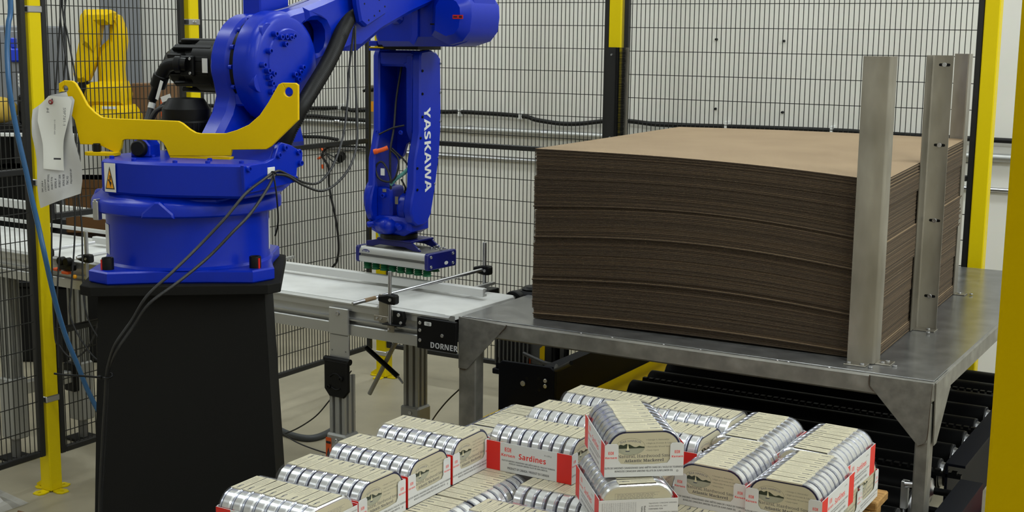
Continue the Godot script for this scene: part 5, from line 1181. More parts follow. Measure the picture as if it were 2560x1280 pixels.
func make_prints() -> void:
	var cream := Color(0.765, 0.735, 0.635); var ink := Color(0.20, 0.21, 0.26); var navy := Color(0.13, 0.14, 0.30)
	var red := Color(0.86, 0.12, 0.08); var dk := Color(0.16, 0.16, 0.17); var wh := Color(0.84, 0.84, 0.84)
	# face of a tin, 768 x 480 for 150 x 92 mm
	var f := pic(768, 480, cream)
	var c := Vector2(232, 165)
	ink_poly(f, ell(c, 160, 104), Color(0.45, 0.44, 0.36)); ink_poly(f, ell(c, 157, 101), cream)
	var sea := PackedVector2Array()
	for i in 21: sea.append(c + Vector2(cos(PI * i / 20.0) * 155, 18 + sin(PI * i / 20.0) * 82))
	ink_poly(f, sea, Color(0.62, 0.62, 0.55))
	for i in 7: ink_line(f, PV([c + Vector2(-120 + i * 9, 30 + i * 9), c + Vector2(120 - i * 9, 30 + i * 9)]), 2.0, Color(0.72, 0.71, 0.63))
	ink_poly(f, PV([c + Vector2(-154, 20), c + Vector2(-148, -8), c + Vector2(-110, -30), c + Vector2(-75, -18), c + Vector2(-48, -36), c + Vector2(-8, -28), c + Vector2(40, 2), c + Vector2(62, 6), c + Vector2(98, -10), c + Vector2(128, 0), c + Vector2(153, 2), c + Vector2(154, 20)]), Color(0.17, 0.21, 0.15))
	ink_poly(f, PV([c + Vector2(-42, 44), c + Vector2(-30, -52), c + Vector2(-12, 44)]), Color(0.85, 0.82, 0.68))
	ink_poly(f, PV([c + Vector2(-58, 48), c + Vector2(-4, 48), c + Vector2(-14, 58), c + Vector2(-50, 58)]), Color(0.16, 0.20, 0.30))
	ink_text(f, "BAR HARBOR", c + Vector2(0, -70), 25, Color(0.30, 0.32, 0.40), "Droid Sans", false, 0, 1.12, 0.0, 330.0)
	var y := 88.0
	for s in ["• Omega-3, Naturally!", "• High in Protein & Calcium", "• Naturally Wood Smoked", "• Easy-Open"]:
		ink_text(f, s, Vector2(404, y), 16, Color(0.36, 0.35, 0.33), "Droid Serif", false, -1, 1.12); y += 42.0
	ink_text(f, "All Natural, Hardwood Smoked", Vector2(392, 282), 35, ink, "Droid Serif", false, 0, 1.03)
	ink_text(f, "Atlantic Mackerel", Vector2(384, 336), 34, ink, "Droid Serif", true, 0, 1.0)
	M.face = print_mat(f)
	var b := pic(768, 480, cream)
	b.fill_rect(Rect2i(130, 70, 500, 3), ink.lerp(cream, 0.5)); b.fill_rect(Rect2i(130, 70, 3, 110), ink.lerp(cream, 0.5))
	grey_lines(b, Rect2(150, 78, 460, 120), 7, ink.lerp(cream, 0.45), 3)
	grey_lines(b, Rect2(90, 220, 580, 190), 11, ink.lerp(cream, 0.4), 4)
	M.back = print_mat(b)
	# paper band over the top, 80 x 26.5 mm
	var n := pic(384, 128, cream)
	ink_poly(n, ell(Vector2(302, 68), 44, 13), ink); ink_poly(n, ell(Vector2(296, 64), 26, 5), cream)
	ink_poly(n, PV([Vector2(340, 68), Vector2(366, 56), Vector2(360, 68), Vector2(366, 80)]), ink)
	ink_text(n, "All Natural,", Vector2(140, 34), 15, ink.lerp(cream, 0.35), "Droid Serif", false)
	ink_text(n, "Hardwood Smoked", Vector2(140, 64), 16, ink.lerp(cream, 0.35), "Droid Serif", false)
	ink_text(n, "Atlantic Mackerel", Vector2(140, 94), 16, ink.lerp(cream, 0.35), "Droid Serif", false)
	n.fill_rect(Rect2i(0, 0, 384, 5), cream.darkened(0.5)); n.fill_rect(Rect2i(0, 121, 384, 7), cream.lightened(0.15))
	M.band = print_mat(n)
	# front of a tray, 158 x 67 mm
	var t := pic(864, 366, wh)
	for x in [68.0, 796.0]:
		fish_mark(t, Vector2(x, 100), 28, red)
		ink_text(t, "Kersen", Vector2(x, 152), 23, red, "Droid Sans", true, 0, 1.2)
	ink_text(t, "FILETS DE SARDINES CANADIENNES SANS ARÊTES DANS DE L'HUILE DE TOURNESOL", Vector2(432, 268), 20, dk, "Droid Sans", true, 0, 0.80)
	ink_text(t, "BONELESS CANADIAN SARDINE FILLETS IN SUNFLOWER OIL", Vector2(432, 304), 20, dk, "Droid Sans", true, 0, 0.80)
	ink_poly(t, ell(Vector2(800, 312), 12, 12, 20), dk); ink_poly(t, ell(Vector2(800, 312), 9, 9, 20), wh); ink_text(t, "U", Vector2(800, 312), 9, dk, "Droid Sans", true)
	M.tray_front = print_mat(t, 0.45)
	# back of a tray
	var k := pic(864, 366, wh)
	for i in 16: grey_lines(k, Rect2(30 + i * 24, 30, 20, 300), 40, Color(0.45, 0.45, 0.46) if i % 4 else Color(0.2, 0.2, 0.2), 20 + i)
	ink_text(k, "Nutrition Facts", Vector2(500, 180), 20, dk, "Droid Sans", true, 0, 1.0, PI / 2)
	ink_text(k, "Valeur nutritive", Vector2(470, 180), 18, dk, "Droid Sans", true, 0, 1.0, PI / 2)
	ink_text(k, "Ingredients: CANADIAN SARDINES,", Vector2(545, 50), 15, dk, "Droid Sans", false, -1, 0.95)
	ink_text(k, "SUNFLOWER OIL, SALT", Vector2(545, 84), 15, dk, "Droid Sans", false, -1, 0.95)
	ink_text(k, "CONTAINS: FISH", Vector2(545, 118), 15, dk, "Droid Sans", true, -1, 0.95)
	ink_text(k, "Ingrédients: SARDINES DU CANADA,", Vector2(545, 160), 15, dk, "Droid Sans", false, -1, 0.95)
	ink_text(k, "HUILE DE TOURNESOL, SEL", Vector2(545, 194), 15, dk, "Droid Sans", false, -1, 0.95)
	ink_text(k, "CONTIENT: POISSON", Vector2(545, 228), 15, dk, "Droid Sans", true, -1, 0.95)
	M.tray_back = print_mat(k, 0.45)
	# long side of a tray, 216 x 66 mm
	var e := pic(1024, 312, wh)
	e.fill_rect(Rect2i(0, 0, 172, 312), red); e.fill_rect(Rect2i(852, 0, 172, 312), red)
	fish_mark(e, Vector2(268, 70), 38, red)
	ink_text(e, "Kersen", Vector2(268, 132), 30, red, "Droid Sans", true, 0, 1.2)
	ink_text(e, "Sardines", Vector2(560, 122), 58, red, "Droid Sans", true, 0, 0.98)
	ink_text(e, "8 x 200 g", Vector2(745, 56), 15, dk, "Droid Sans", false)
	ink_text(e, "FILETS DE SARDINES CANADIENNES SANS ARÊTES DANS DE L'HUILE DE TOURNESOL", Vector2(512, 190), 16, dk, "Droid Sans", true, 0, 0.72)
	ink_text(e, "BONELESS CANADIAN SARDINE FILLETS IN SUNFLOWER OIL", Vector2(512, 216), 16, dk, "Droid Sans", true, 0, 0.72)
	ink_text(e, "PRODUCT OF CANADA / PRODUIT DU CANADA", Vector2(512, 268), 24, dk, "Droid Sans", true, 0, 0.68)
	M.tray_side = print_mat(e, 0.45)
	M.tray_plain = mk(Color(0.80, 0.80, 0.79), 0.6)

# ------------------------------------------------------------------ pallet, trays and tins
var tin0: Node3D
var tray0: Node3D
const TT := 0.0263

func make_tin() -> Node3D:
	var t := Node3D.new()
	var w := 0.148; var h := 0.0895
	part(t, "can_body", mb().prism(rrect(w, h, 0.039, 7, Vector2(0, h / 2 + 0.001)), T(Vector3(0, 0, -TT / 2)), TT - 0.004, 0.0035, 30.0), M.tin)
	part(t, "seam_rim", mb().prism(rrect(w + 0.002, h + 0.002, 0.040, 7, Vector2(0, h / 2 + 0.001)), T(Vector3(0, 0, TT / 2 - 0.005)), 0.004, 0.0014, 30.0), M.tin_rim)
	part(t, "navy_border", mb().prism(rrect(w - 0.002, h - 0.002, 0.038, 7, Vector2(0, h / 2 + 0.001)), T(Vector3(0, 0, TT / 2 - 0.0011)), 0.0005), mk(Color(0.10, 0.11, 0.25), 0.35))
	part(t, "face_label", mb().prism(rrect(w - 0.009, h - 0.009, 0.0345, 7, Vector2(0, h / 2 + 0.001)), T(Vector3(0, 0, TT / 2 - 0.0007)), 0.0005), M.face)
	part(t, "back_label", mb().prism(rrect(w - 0.012, h - 0.012, 0.033, 7, Vector2(0, h / 2 + 0.001)), XF(Vector3(0, 0, -TT / 2), Vector3(-1, 0, 0), Vector3(0, 1, 0), Vector3(0, 0, -1)), 0.0005), M.back)
	var b := mb()
	var hy := h + 0.0024
	b.flat(Vector3(-0.037, hy, TT / 2), Vector3(0.037, hy, TT / 2), Vector3(0.037, hy, -TT / 2 + 0.001), Vector3(-0.037, hy, -TT / 2 + 0.001), Vector3.UP, Vector2(0, 1), Vector2(1, 1), Vector2(1, 0), Vector2(0, 0))
	b.flat(Vector3(-0.037, hy - 0.003, TT / 2), Vector3(0.037, hy - 0.003, TT / 2), Vector3(0.037, hy, TT / 2), Vector3(-0.037, hy, TT / 2), Vector3.BACK, Vector2(0, 1), Vector2(1, 1), Vector2(1, 0.98), Vector2(0, 0.98))
	for s in [-1, 1]: b.flat(Vector3(s * 0.037, hy - 0.0025, TT / 2), Vector3(s * 0.037, hy - 0.0025, -TT / 2 + 0.001), Vector3(s * 0.037, hy, -TT / 2 + 0.001), Vector3(s * 0.037, hy, TT / 2), Vector3(s, 0, 0), Vector2(0, 0.99), Vector2(0.01, 0.99), Vector2(0.01, 1), Vector2(0, 1))
	part(t, "band_label", b, M.band)
	return t

func make_tray() -> Node3D:
	var t := Node3D.new()
	var w := 0.157; var l := 0.217; var h := 0.067
	part(t, "tray_floor", mb().bx(Vector3(-w / 2, 0, -l / 2), Vector3(w / 2, 0.0012, l / 2)), M.tray_plain)
	var o := PackedVector2Array([Vector2(-w / 2, 0), Vector2(w / 2, 0), Vector2(w / 2, h - 0.004), Vector2(w / 2 - 0.004, h), Vector2(0.055, h), Vector2(0.0515, h - 0.004), Vector2(0.0515, 0.034), Vector2(0.046, 0.0265), Vector2(0.02, 0.0245), Vector2(-0.02, 0.0245), Vector2(-0.046, 0.0265), Vector2(-0.0515, 0.034), Vector2(-0.0515, h - 0.004), Vector2(-0.055, h), Vector2(-w / 2 + 0.004, h), Vector2(-w / 2, h - 0.004)])
	part(t, "front_panel", mb().prism(o, T(Vector3(0, 0, l / 2 - 0.0006)), 0.0012), M.tray_front)
	part(t, "back_panel", mb().prism(PV([Vector2(-w / 2, 0), Vector2(w / 2, 0), Vector2(w / 2, h - 0.004), Vector2(-w / 2, h - 0.004)]), XF(Vector3(0, 0, -l / 2 + 0.0006), Vector3(-1, 0, 0), Vector3(0, 1, 0), Vector3(0, 0, -1)), 0.0012), M.tray_back)
	for s in [-1, 1]:
		part(t, "side_panel", mb().prism(PV([Vector2(-l / 2, 0), Vector2(l / 2, 0), Vector2(l / 2, h - 0.001), Vector2(-l / 2, h - 0.001)]), XF(Vector3(s * (w / 2 - 0.0006), 0, 0), Vector3(0, 0, -s), Vector3(0, 1, 0), Vector3(s, 0, 0)), 0.0012), M.tray_side)
	# clear shrink film over the tins
	for side in [-1.0, 1.0]:
		_film(t, side, l)
	return t

func _film(t: Node3D, side: float, l: float) -> void:
	var fm := mb()
	var p := rrect(0.1512, 0.0934, 0.0402, 7, Vector2(0, 0.0475))
	for i in p.size() - 1:
		var a := p[i]; var b2 := p[i + 1]
		if (a.y < 0.06 and b2.y < 0.06) or absf(a.x - b2.x) > 0.03 or (a.x + b2.x) * side < 0.0: continue
		var k := 12
		for j in k:
			var z0 := lerpf(-l / 2 + 0.001, l / 2 - 0.001, float(j) / k); var z1 := lerpf(-l / 2 + 0.001, l / 2 - 0.001, float(j + 1) / k)
			var cz := Vector2(0, 0.0475)
			var na := (a - cz).normalized(); var nb := (b2 - cz).normalized()
			var wob0 := 0.12 * sin(j * 2.1 + i * 0.9); var wob1 := 0.12 * sin((j + 1) * 2.1 + i * 0.9)
			fm.quad(Vector3(a.x, a.y, z0), Vector3(b2.x, b2.y, z0), Vector3(b2.x, b2.y, z1), Vector3(a.x, a.y, z1), Vector3(na.x, na.y, wob0).normalized(), Vector3(nb.x, nb.y, wob0).normalized(), Vector3(nb.x, nb.y, wob1).normalized(), Vector3(na.x, na.y, wob1).normalized())
	part(t, "shrink_film", fm, M.film, "clear plastic shrink film")

const ORD := ["first", "second", "third", "fourth", "fifth", "sixth", "seventh", "eighth"]

func place_tray(desc: String, p: Vector3, yaw: float, tilt := Vector3.ZERO, n := 8, with_tray := true) -> void:
	var X := Transform3D(Basis.from_euler(Vector3(tilt.x, yaw, tilt.z)), p)
	if with_tray:
		var t: Node3D = tray0.duplicate()
		t.name = numbered("carton_tray"); t.transform = X
		add_child(t, true)
		tag(t, "white and red carton tray of fish tins, " + desc, "carton tray", "carton trays of tins on the pallet")
	var rg := RandomNumberGenerator.new(); rg.seed = hash(desc)
	for i in n:
		var c: Node3D = tin0.duplicate()
		c.name = numbered("fish_tin")
		c.transform = X * Transform3D(Basis.from_euler(Vector3(rg.randf_range(-0.012, 0.012), rg.randf_range(-0.006, 0.006), rg.randf_range(-0.012, 0.012))), Vector3(rg.randf_range(-0.0008, 0.0008), 0.0020, 0.1075 - 0.0012 - TT / 2 - (TT + 0.00022) * i))
		add_child(c, true)
		tag(c, "%s silver fish tin from the label end, %s" % [ORD[i], desc], "tin", "fish tins packed in the carton trays")

func pallet_and_tins() -> void:
	make_prints()
	# wooden pallet
	var x0 := -1.745; var x1 := -0.757; var z0 := -3.045; var z1 := -1.83
	var t := thing("wooden_pallet", "worn wooden pallet under the trays of fish tins on the roller conveyor", "pallet")
	var rg := RandomNumberGenerator.new(); rg.seed = 21
	for i in 7:
		var z := lerpf(z0, z1 - 0.10, i / 6.0)
		part(t, "deck_board", mb().box(T(Vector3((x0 + x1) / 2 + rg.randf_range(-0.006, 0.006), 0.637, z + 0.05)), Vector3(x1 - x0, 0.022, 0.10), 0.003), M.wood)
	for x in [x0 + 0.03, (x0 + x1) / 2, x1 - 0.028]:
		part(t, "stringer", mb().bx(Vector3(x - 0.02, 0.535, z0 + 0.005), Vector3(x + 0.02, 0.625, z1 - 0.005), 0.003), M.wood)
	for i in 5:
		var z := lerpf(z0, z1 - 0.10, i / 4.0)
		part(t, "bottom_board", mb().box(T(Vector3((x0 + x1) / 2 + rg.randf_range(-0.004, 0.012), 0.523, z + 0.05)), Vector3(x1 - x0, 0.022, 0.10), 0.003), M.wood)
	tin0 = make_tin(); tray0 = make_tray()
	var h := PI / 2
	var L2 := 0.744; var L1 := 0.6495
	# upper layer
	place_tray("left row, farthest tray back", Vector3(-1.6025, L2, -2.371), h)
	place_tray("left row, second tray from the back", Vector3(-1.602, L2, -2.203), h)
	place_tray("left row, third tray from the back", Vector3(-1.600, L2, -2.034), h)
	place_tray("left row, nearest tray, lettering reversed", Vector3(-1.596, L2, -1.868), -h)
	place_tray("front tray left of the corner tray", Vector3(-0.966, L2, -2.556), 0.0)
	place_tray("tray behind the corner tray's left neighbour", Vector3(-0.986, L2, -2.776), PI + 0.0)
	place_tray("right front corner tray, upper layer", Vector3(-0.807, L2, -2.548), 0.0)
	place_tray("right edge tray behind the corner tray", Vector3(-0.826, L2, -2.770), PI - 0.02)
	place_tray("very back row, left tray", Vector3(-1.383, L2, -2.832), h)
	place_tray("very back row, right tray", Vector3(-1.160, L2, -2.828), -h)
	place_tray("second row from back, left tray", Vector3(-1.385, L2, -2.671), h)
	place_tray("second row from back, right tray", Vector3(-1.163, L2, -2.668), h)
	place_tray("third row from back, red side showing", Vector3(-1.386, L2, -2.509), h)
	# the two set down crooked
	place_tray("lower crooked tray with small print", Vector3(-1.097, 0.756, -2.320), 0.69 + PI)
	place_tray("topmost crooked tray of the pile", Vector3(-1.103, 0.8525, -2.362), 0.655)
	place_tray("loose pair behind the crooked trays", Vector3(-1.178, L2, -2.44), h, Vector3.ZERO, 2, false)
	# lower layer
	place_tray("lower layer, gap row, rear tray", Vector3(-1.455, L1, -2.335), 0.0)
	place_tray("lower layer, gap row, middle tray", Vector3(-1.455, L1, -2.115), PI)
	place_tray("lower layer, gap row, front tray", Vector3(-1.455, L1, -1.895), PI)
	place_tray("lower layer gap, silver sides, rear tray", Vector3(-1.268, L1, -2.412), h)
	place_tray("lower layer gap, silver sides, front tray", Vector3(-1.282, L1, -2.225), h)
	place_tray("lower layer, back left corner tray", Vector3(-1.665, L1, -2.81), PI)
	place_tray("lower layer, second along the left edge", Vector3(-1.665, L1, -2.59), PI)
	place_tray("lower layer under the crooked trays", Vector3(-1.045, L1, -2.412), h)
	place_tray("lower layer under the right corner tray", Vector3(-0.872, L1, -2.58), h)
	place_tray("lower layer above the pallet corner", Vector3(-0.866, L1, -2.745), h)
	place_tray("lower layer, back right corner tray", Vector3(-0.872, L1, -2.910), h)
	place_tray("lower layer, right edge nearest the front", Vector3(-0.872, L1, -2.415), h)
	tin0.free(); tray0.free()
	support_trays()

func support_trays() -> void:
	# plain cartons of the lower layer that stay hidden under the upper one
	var t := thing("carton_layer", "flat white cartons of the lower layer hidden under the upper trays", "carton")
	for a in [[Vector3(-1.625, 0, -2.20), Vector3(0.16, 0.092, 0.75)], [Vector3(-1.27, 0, -2.74), Vector3(0.50, 0.092, 0.36)], [Vector3(-1.07, 0, -2.72), Vector3(0.0, 0, 0)]]:
		if a[1].x > 0: part(t, "carton", mb().box(T(a[0] + Vector3(0, 0.6495 + a[1].y / 2, 0)), a[1], 0.004), M.tray_plain)

# ------------------------------------------------------------------ loose cables
func cables() -> void:
	solo("cable", "thin black cable hanging from the robot's elbow in the inner loop", "cable", mb().tube([Vector3(-2.245, 1.718, -2.939), Vector3(-2.246, 1.599, -2.916), Vector3(-2.229, 1.514, -2.886), Vector3(-2.200, 1.432, -2.829), Vector3(-2.152, 1.367, -2.727), Vector3(-2.147, 1.326, -2.663), Vector3(-2.133, 1.330, -2.590), Vector3(-2.130, 1.352, -2.530), Vector3(-2.126, 1.370, -2.481), Vector3(-2.126, 1.367, -2.460)], 0.0032, 8), M.cable)
	solo("cable", "thin black cable hanging from the robot's elbow in the outer loop", "cable", mb().tube([Vector3(-2.238, 1.725, -2.935), Vector3(-2.231, 1.600, -2.925), Vector3(-2.205, 1.493, -2.896), Vector3(-2.166, 1.421, -2.846), Vector3(-2.113, 1.367, -2.750), Vector3(-2.107, 1.326, -2.686), Vector3(-2.108, 1.309, -2.621), Vector3(-2.116, 1.329, -2.558), Vector3(-2.122, 1.356, -2.505), Vector3(-2.122, 1.363, -2.462)], 0.0032, 8), M.cable)
	solo("cable", "thin black cable running from the white tie mount down past the pedestal, left one", "cable", mb().tube([Vector3(-2.126, 1.367, -2.456), Vector3(-2.118, 1.353, -2.408), Vector3(-2.114, 1.328, -2.345), Vector3(-2.127, 1.273, -2.285), Vector3(-2.150, 1.215, -2.223), Vector3(-2.152, 1.167, -2.140), Vector3(-2.177, 1.118, -2.085), Vector3(-2.210, 1.062, -2.069), Vector3(-2.236, 1.010, -2.043), Vector3(-2.268, 0.961, -2.050), Vector3(-2.286, 0.924, -2.057), Vector3(-2.306, 0.862, -2.068), Vector3(-2.339, 0.737, -2.083), Vector3(-2.367, 0.566, -2.092), Vector3(-2.39, 0.3, -2.10), Vector3(-2.40, 0.01, -2.10)], 0.0036, 8), M.cable)
	solo("cable", "thin black cable running from the white tie mount down past the pedestal, right one", "cable", mb().tube([Vector3(-2.122, 1.363, -2.458), Vector3(-2.108, 1.334, -2.415), Vector3(-2.100, 1.282, -2.345), Vector3(-2.105, 1.245, -2.290), Vector3(-2.130, 1.189, -2.230), Vector3(-2.142, 1.142, -2.142), Vector3(-2.171, 1.101, -2.085), Vector3(-2.205, 1.049, -2.069), Vector3(-2.230, 1.000, -2.045), Vector3(-2.263, 0.961, -2.053), Vector3(-2.290, 0.922, -2.065), Vector3(-2.309, 0.859, -2.077), Vector3(-2.342, 0.734, -2.093), Vector3(-2.372, 0.563, -2.101), Vector3(-2.395, 0.3, -2.108), Vector3(-2.41, 0.01, -2.11)], 0.0036, 8), M.cable)
	var tm := thing("tie_mount", "small white adhesive tie mount with a black cable tie on the robot's right flank", "tie mount", Transform3D(Basis(Vector3.UP, 0.06), Vector3(-2.130, 1.367, -2.455)))
	part(tm, "pad", mb().box(T(Vector3(-0.0005, 0, 0)), Vector3(0.004, 0.028, 0.028), 0.001), M.white)
	part(tm, "tie_head", mb().box(T(Vector3(0.006, 0.0, 0.0)), Vector3(0.010, 0.010, 0.008), 0.002), M.black)
	part(tm, "tie_tail", mb().tube([Vector3(0.008, 0, 0.004), Vector3(0.026, -0.02, 0.02), Vector3(0.036, -0.06, 0.026), Vector3(0.038, -0.115, 0.026), Vector3(0.024, -0.15, 0.02)], 0.0022, 6), M.black)
	solo("cable_tie", "black cable tie with a long loose tail round the two cables beside the pedestal", "cable tie", mb().tube([Vector3(-2.397, 0.926, -2.003), Vector3(-2.377, 0.923, -2.014), Vector3(-2.337, 0.921, -2.037), Vector3(-2.296, 0.920, -2.052), Vector3(-2.277, 0.921, -2.052), Vector3(-2.273, 0.925, -2.062), Vector3(-2.285, 0.927, -2.072), Vector3(-2.296, 0.925, -2.062)], 0.0024, 6).box(T(Vector3(-2.300, 0.921, -2.050)), Vector3(0.012, 0.008, 0.008), 0.002), M.black)
	solo("air_hose", "blue air hose hanging past the nearest yellow post to behind the pedestal", "hose", mb().tube([Vector3(-3.73, 2.3, -3.02), Vector3(-3.723, 1.814, -3.004), Vector3(-3.720, 1.722, -2.988), Vector3(-3.715, 1.630, -2.973), Vector3(-3.700, 1.525, -2.962), Vector3(-3.696, 1.432, -2.970), Vector3(-3.687, 1.338, -2.980), Vector3(-3.672, 1.230, -2.992), Vector3(-3.663, 1.135, -3.003), Vector3(-3.651, 1.039, -3.015), Vector3(-3.624, 0.945, -3.013), Vector3(-3.637, 0.842, -3.044), Vector3(-3.647, 0.736, -3.077), Vector3(-3.650, 0.629, -3.113), Vector3(-3.650, 0.534, -3.153), Vector3(-3.650, 0.434, -3.193), Vector3(-3.640, 0.331, -3.238), Vector3(-3.618, 0.223, -3.289), Vector3(-3.56, 0.08, -3.36), Vector3(-3.48, 0.012, -3.42)], 0.0088, 12), M.air)
	var g := "black cables hanging along the left fence"
	solo("hanging_cable", "black cable hanging straight down beside the nearest yellow post", "cable", mb().tube([Vector3(-3.861, 2.3, -3.450), Vector3(-3.858, 1.825, -3.354), Vector3(-3.851, 1.697, -3.334), Vector3(-3.839, 1.598, -3.322), Vector3(-3.835, 1.470, -3.299), Vector3(-3.829, 1.244, -3.271), Vector3(-3.805, 1.073, -3.246), Vector3(-3.796, 0.960, -3.229), Vector3(-3.791, 0.818, -3.204), Vector3(-3.776, 0.676, -3.180), Vector3(-3.766, 0.50, -3.170)], 0.0035, 6), M.cable, Transform3D.IDENTITY, g)
	solo("hanging_cable", "black cable slanting down to behind the paper tag and into the lower loop", "cable", mb().tube([Vector3(-3.87, 2.3, -3.40), Vector3(-3.862, 1.825, -3.332), Vector3(-3.848, 1.683, -3.323), Vector3(-3.820, 1.542, -3.318), Vector3(-3.783, 1.386, -3.310), Vector3(-3.762, 1.144, -3.275), Vector3(-3.747, 0.959, -3.249), Vector3(-3.741, 0.789, -3.220), Vector3(-3.734, 0.689, -3.204), Vector3(-3.682, 0.589, -3.216), Vector3(-3.621, 0.527, -3.240), Vector3(-3.55, 0.56, -3.275)], 0.0035, 6), M.cable, Transform3D.IDENTITY, g)
	solo("hanging_cable", "black cable slanting most to the right, ending behind the pedestal", "cable", mb().tube([Vector3(-3.87, 2.3, -3.40), Vector3(-3.862, 1.826, -3.341), Vector3(-3.840, 1.684, -3.339), Vector3(-3.803, 1.520, -3.335), Vector3(-3.780, 1.357, -3.317), Vector3(-3.760, 1.143, -3.288), Vector3(-3.736, 1.001, -3.275), Vector3(-3.717, 0.830, -3.253), Vector3(-3.701, 0.723, -3.243), Vector3(-3.674, 0.652, -3.245), Vector3(-3.625, 0.586, -3.260), Vector3(-3.55, 0.53, -3.29)], 0.0035, 6), M.cable, Transform3D.IDENTITY, g)
	solo("hanging_cable", "black cable making the round loop in front of the low fence panel", "cable", mb().tube([Vector3(-3.868, 2.3, -3.38), Vector3(-3.866, 1.826, -3.339), Vector3(-3.862, 1.640, -3.313), Vector3(-3.855, 1.383, -3.274), Vector3(-3.830, 0.955, -3.217), Vector3(-3.794, 0.627, -3.181), Vector3(-3.772, 0.577, -3.184), Vector3(-3.737, 0.538, -3.197), Vector3(-3.701, 0.550, -3.221), Vector3(-3.670, 0.614, -3.252), Vector3(-3.655, 0.72, -3.280), Vector3(-3.64, 0.85, -3.30)], 0.0035, 6), M.cable, Transform3D.IDENTITY, g)
	solo("floor_hose", "thick grey hose curving over the floor behind the pedestal", "hose", mb().tube([Vector3(-3.75, 0.02, -4.30), Vector3(-3.683, 0.014, -4.248), Vector3(-3.556, 0.014, -4.203), Vector3(-3.466, 0.014, -4.212), Vector3(-3.450, 0.014, -4.299), Vector3(-3.489, 0.014, -4.446), Vector3(-3.56, 0.014, -4.63)], 0.014, 12), mk(Color(0.24, 0.25, 0.26), 0.5))
	solo("thin_wire", "thin dark wire slanting up from the pedestal to the conveyor stand", "wire", mb().tube([Vector3(-3.02, 0.27, -3.5), Vector3(-2.974, 0.304, -3.450), Vector3(-2.892, 0.347, -3.450), Vector3(-2.812, 0.403, -3.450), Vector3(-2.750, 0.470, -3.450), Vector3(-2.706, 0.521, -3.450), Vector3(-2.62, 0.60, -3.40)], 0.0024, 6), M.cable)
	solo("thin_wire", "thin dark wire dropping from the pedestal towards the fish tins", "wire", mb().tube([Vector3(-3.02, 0.42, -3.3), Vector3(-2.845, 0.379, -3.300), Vector3(-2.776, 0.356, -3.300), Vector3(-2.691, 0.343, -3.300), Vector3(-2.591, 0.337, -3.300), Vector3(-2.50, 0.34, -3.30)], 0.0024, 6), M.cable)
	solo("thin_wire", "thin dark wire slanting between the stand and the left table leg", "wire", mb().tube([Vector3(-2.44, 0.33, -3.5), Vector3(-2.372, 0.434, -3.500), Vector3(-2.340, 0.480, -3.500), Vector3(-2.301, 0.526, -3.500), Vector3(-2.255, 0.571, -3.500), Vector3(-2.20, 0.62, -3.48)], 0.0024, 6), M.cable)
	solo("motor_lead", "dark lead looping between the table leg and the navy end plate", "cable", mb().tube([Vector3(-2.06, 0.60, -3.9), Vector3(-2.16, 0.545, -3.98), Vector3(-2.24, 0.52, -4.12), Vector3(-2.33, 0.50, -4.2), Vector3(-2.45, 0.51, -4.25)], 0.008, 10), M.cable)
	hang_tag()
	# bits on the floor
	solo("twig", "thin brown strip lying on the floor left of the yellow post foot", "scrap", mb().tube([Vector3(-3.80, 0.006, -2.99), Vector3(-3.75, 0.008, -2.985), Vector3(-3.71, 0.006, -2.96), Vector3(-3.675, 0.006, -2.955)], 0.004, 6), M.brown_box)
	var bag := mb()
	var rg := RandomNumberGenerator.new(); rg.seed = 8
	var hs := []
	for i in 9:
		hs.append([])
		for j in 7: hs[i].append(0.004 + rg.randf() * 0.035 * sin(PI * i / 8.0) * sin(PI * j / 6.0))
	for i in 8:
		for j in 6:
			var P := func(a: int, b: int) -> Vector3: return Vector3(-4.10 + a * 0.032, hs[a][b], -3.12 + b * 0.035 + a * 0.006)
			var n: Vector3 = (P.call(i + 1, j) - P.call(i, j)).cross(P.call(i, j + 1) - P.call(i, j)).normalized()
			if n.y < 0: n = -n
			bag.flat(P.call(i, j), P.call(i + 1, j), P.call(i + 1, j + 1), P.call(i, j + 1), n)
	solo("plastic_bag", "crumpled clear plastic bag on the floor at the left edge", "bag", bag, M.film2)
	solo("caster", "round black rubber shape on the floor at the bottom left corner", "wheel", mb().cyl(Vector3(-3.74, 0.05, -2.72), Vector3(-3.70, 0.05, -2.70), 0.05, -1, 28, 0.008), M.rubber)
	solo("paper_scrap", "small white paper scrap on the floor beside the pedestal", "scrap", mb().prism(PV([Vector2(0, 0), Vector2(0.05, -0.01), Vector2(0.06, 0.02), Vector2(0.02, 0.015)]), RY(Vector3(-3.53, 0.006, -3.13), 0.5) * XZ(0.0), 0.002), M.paper)

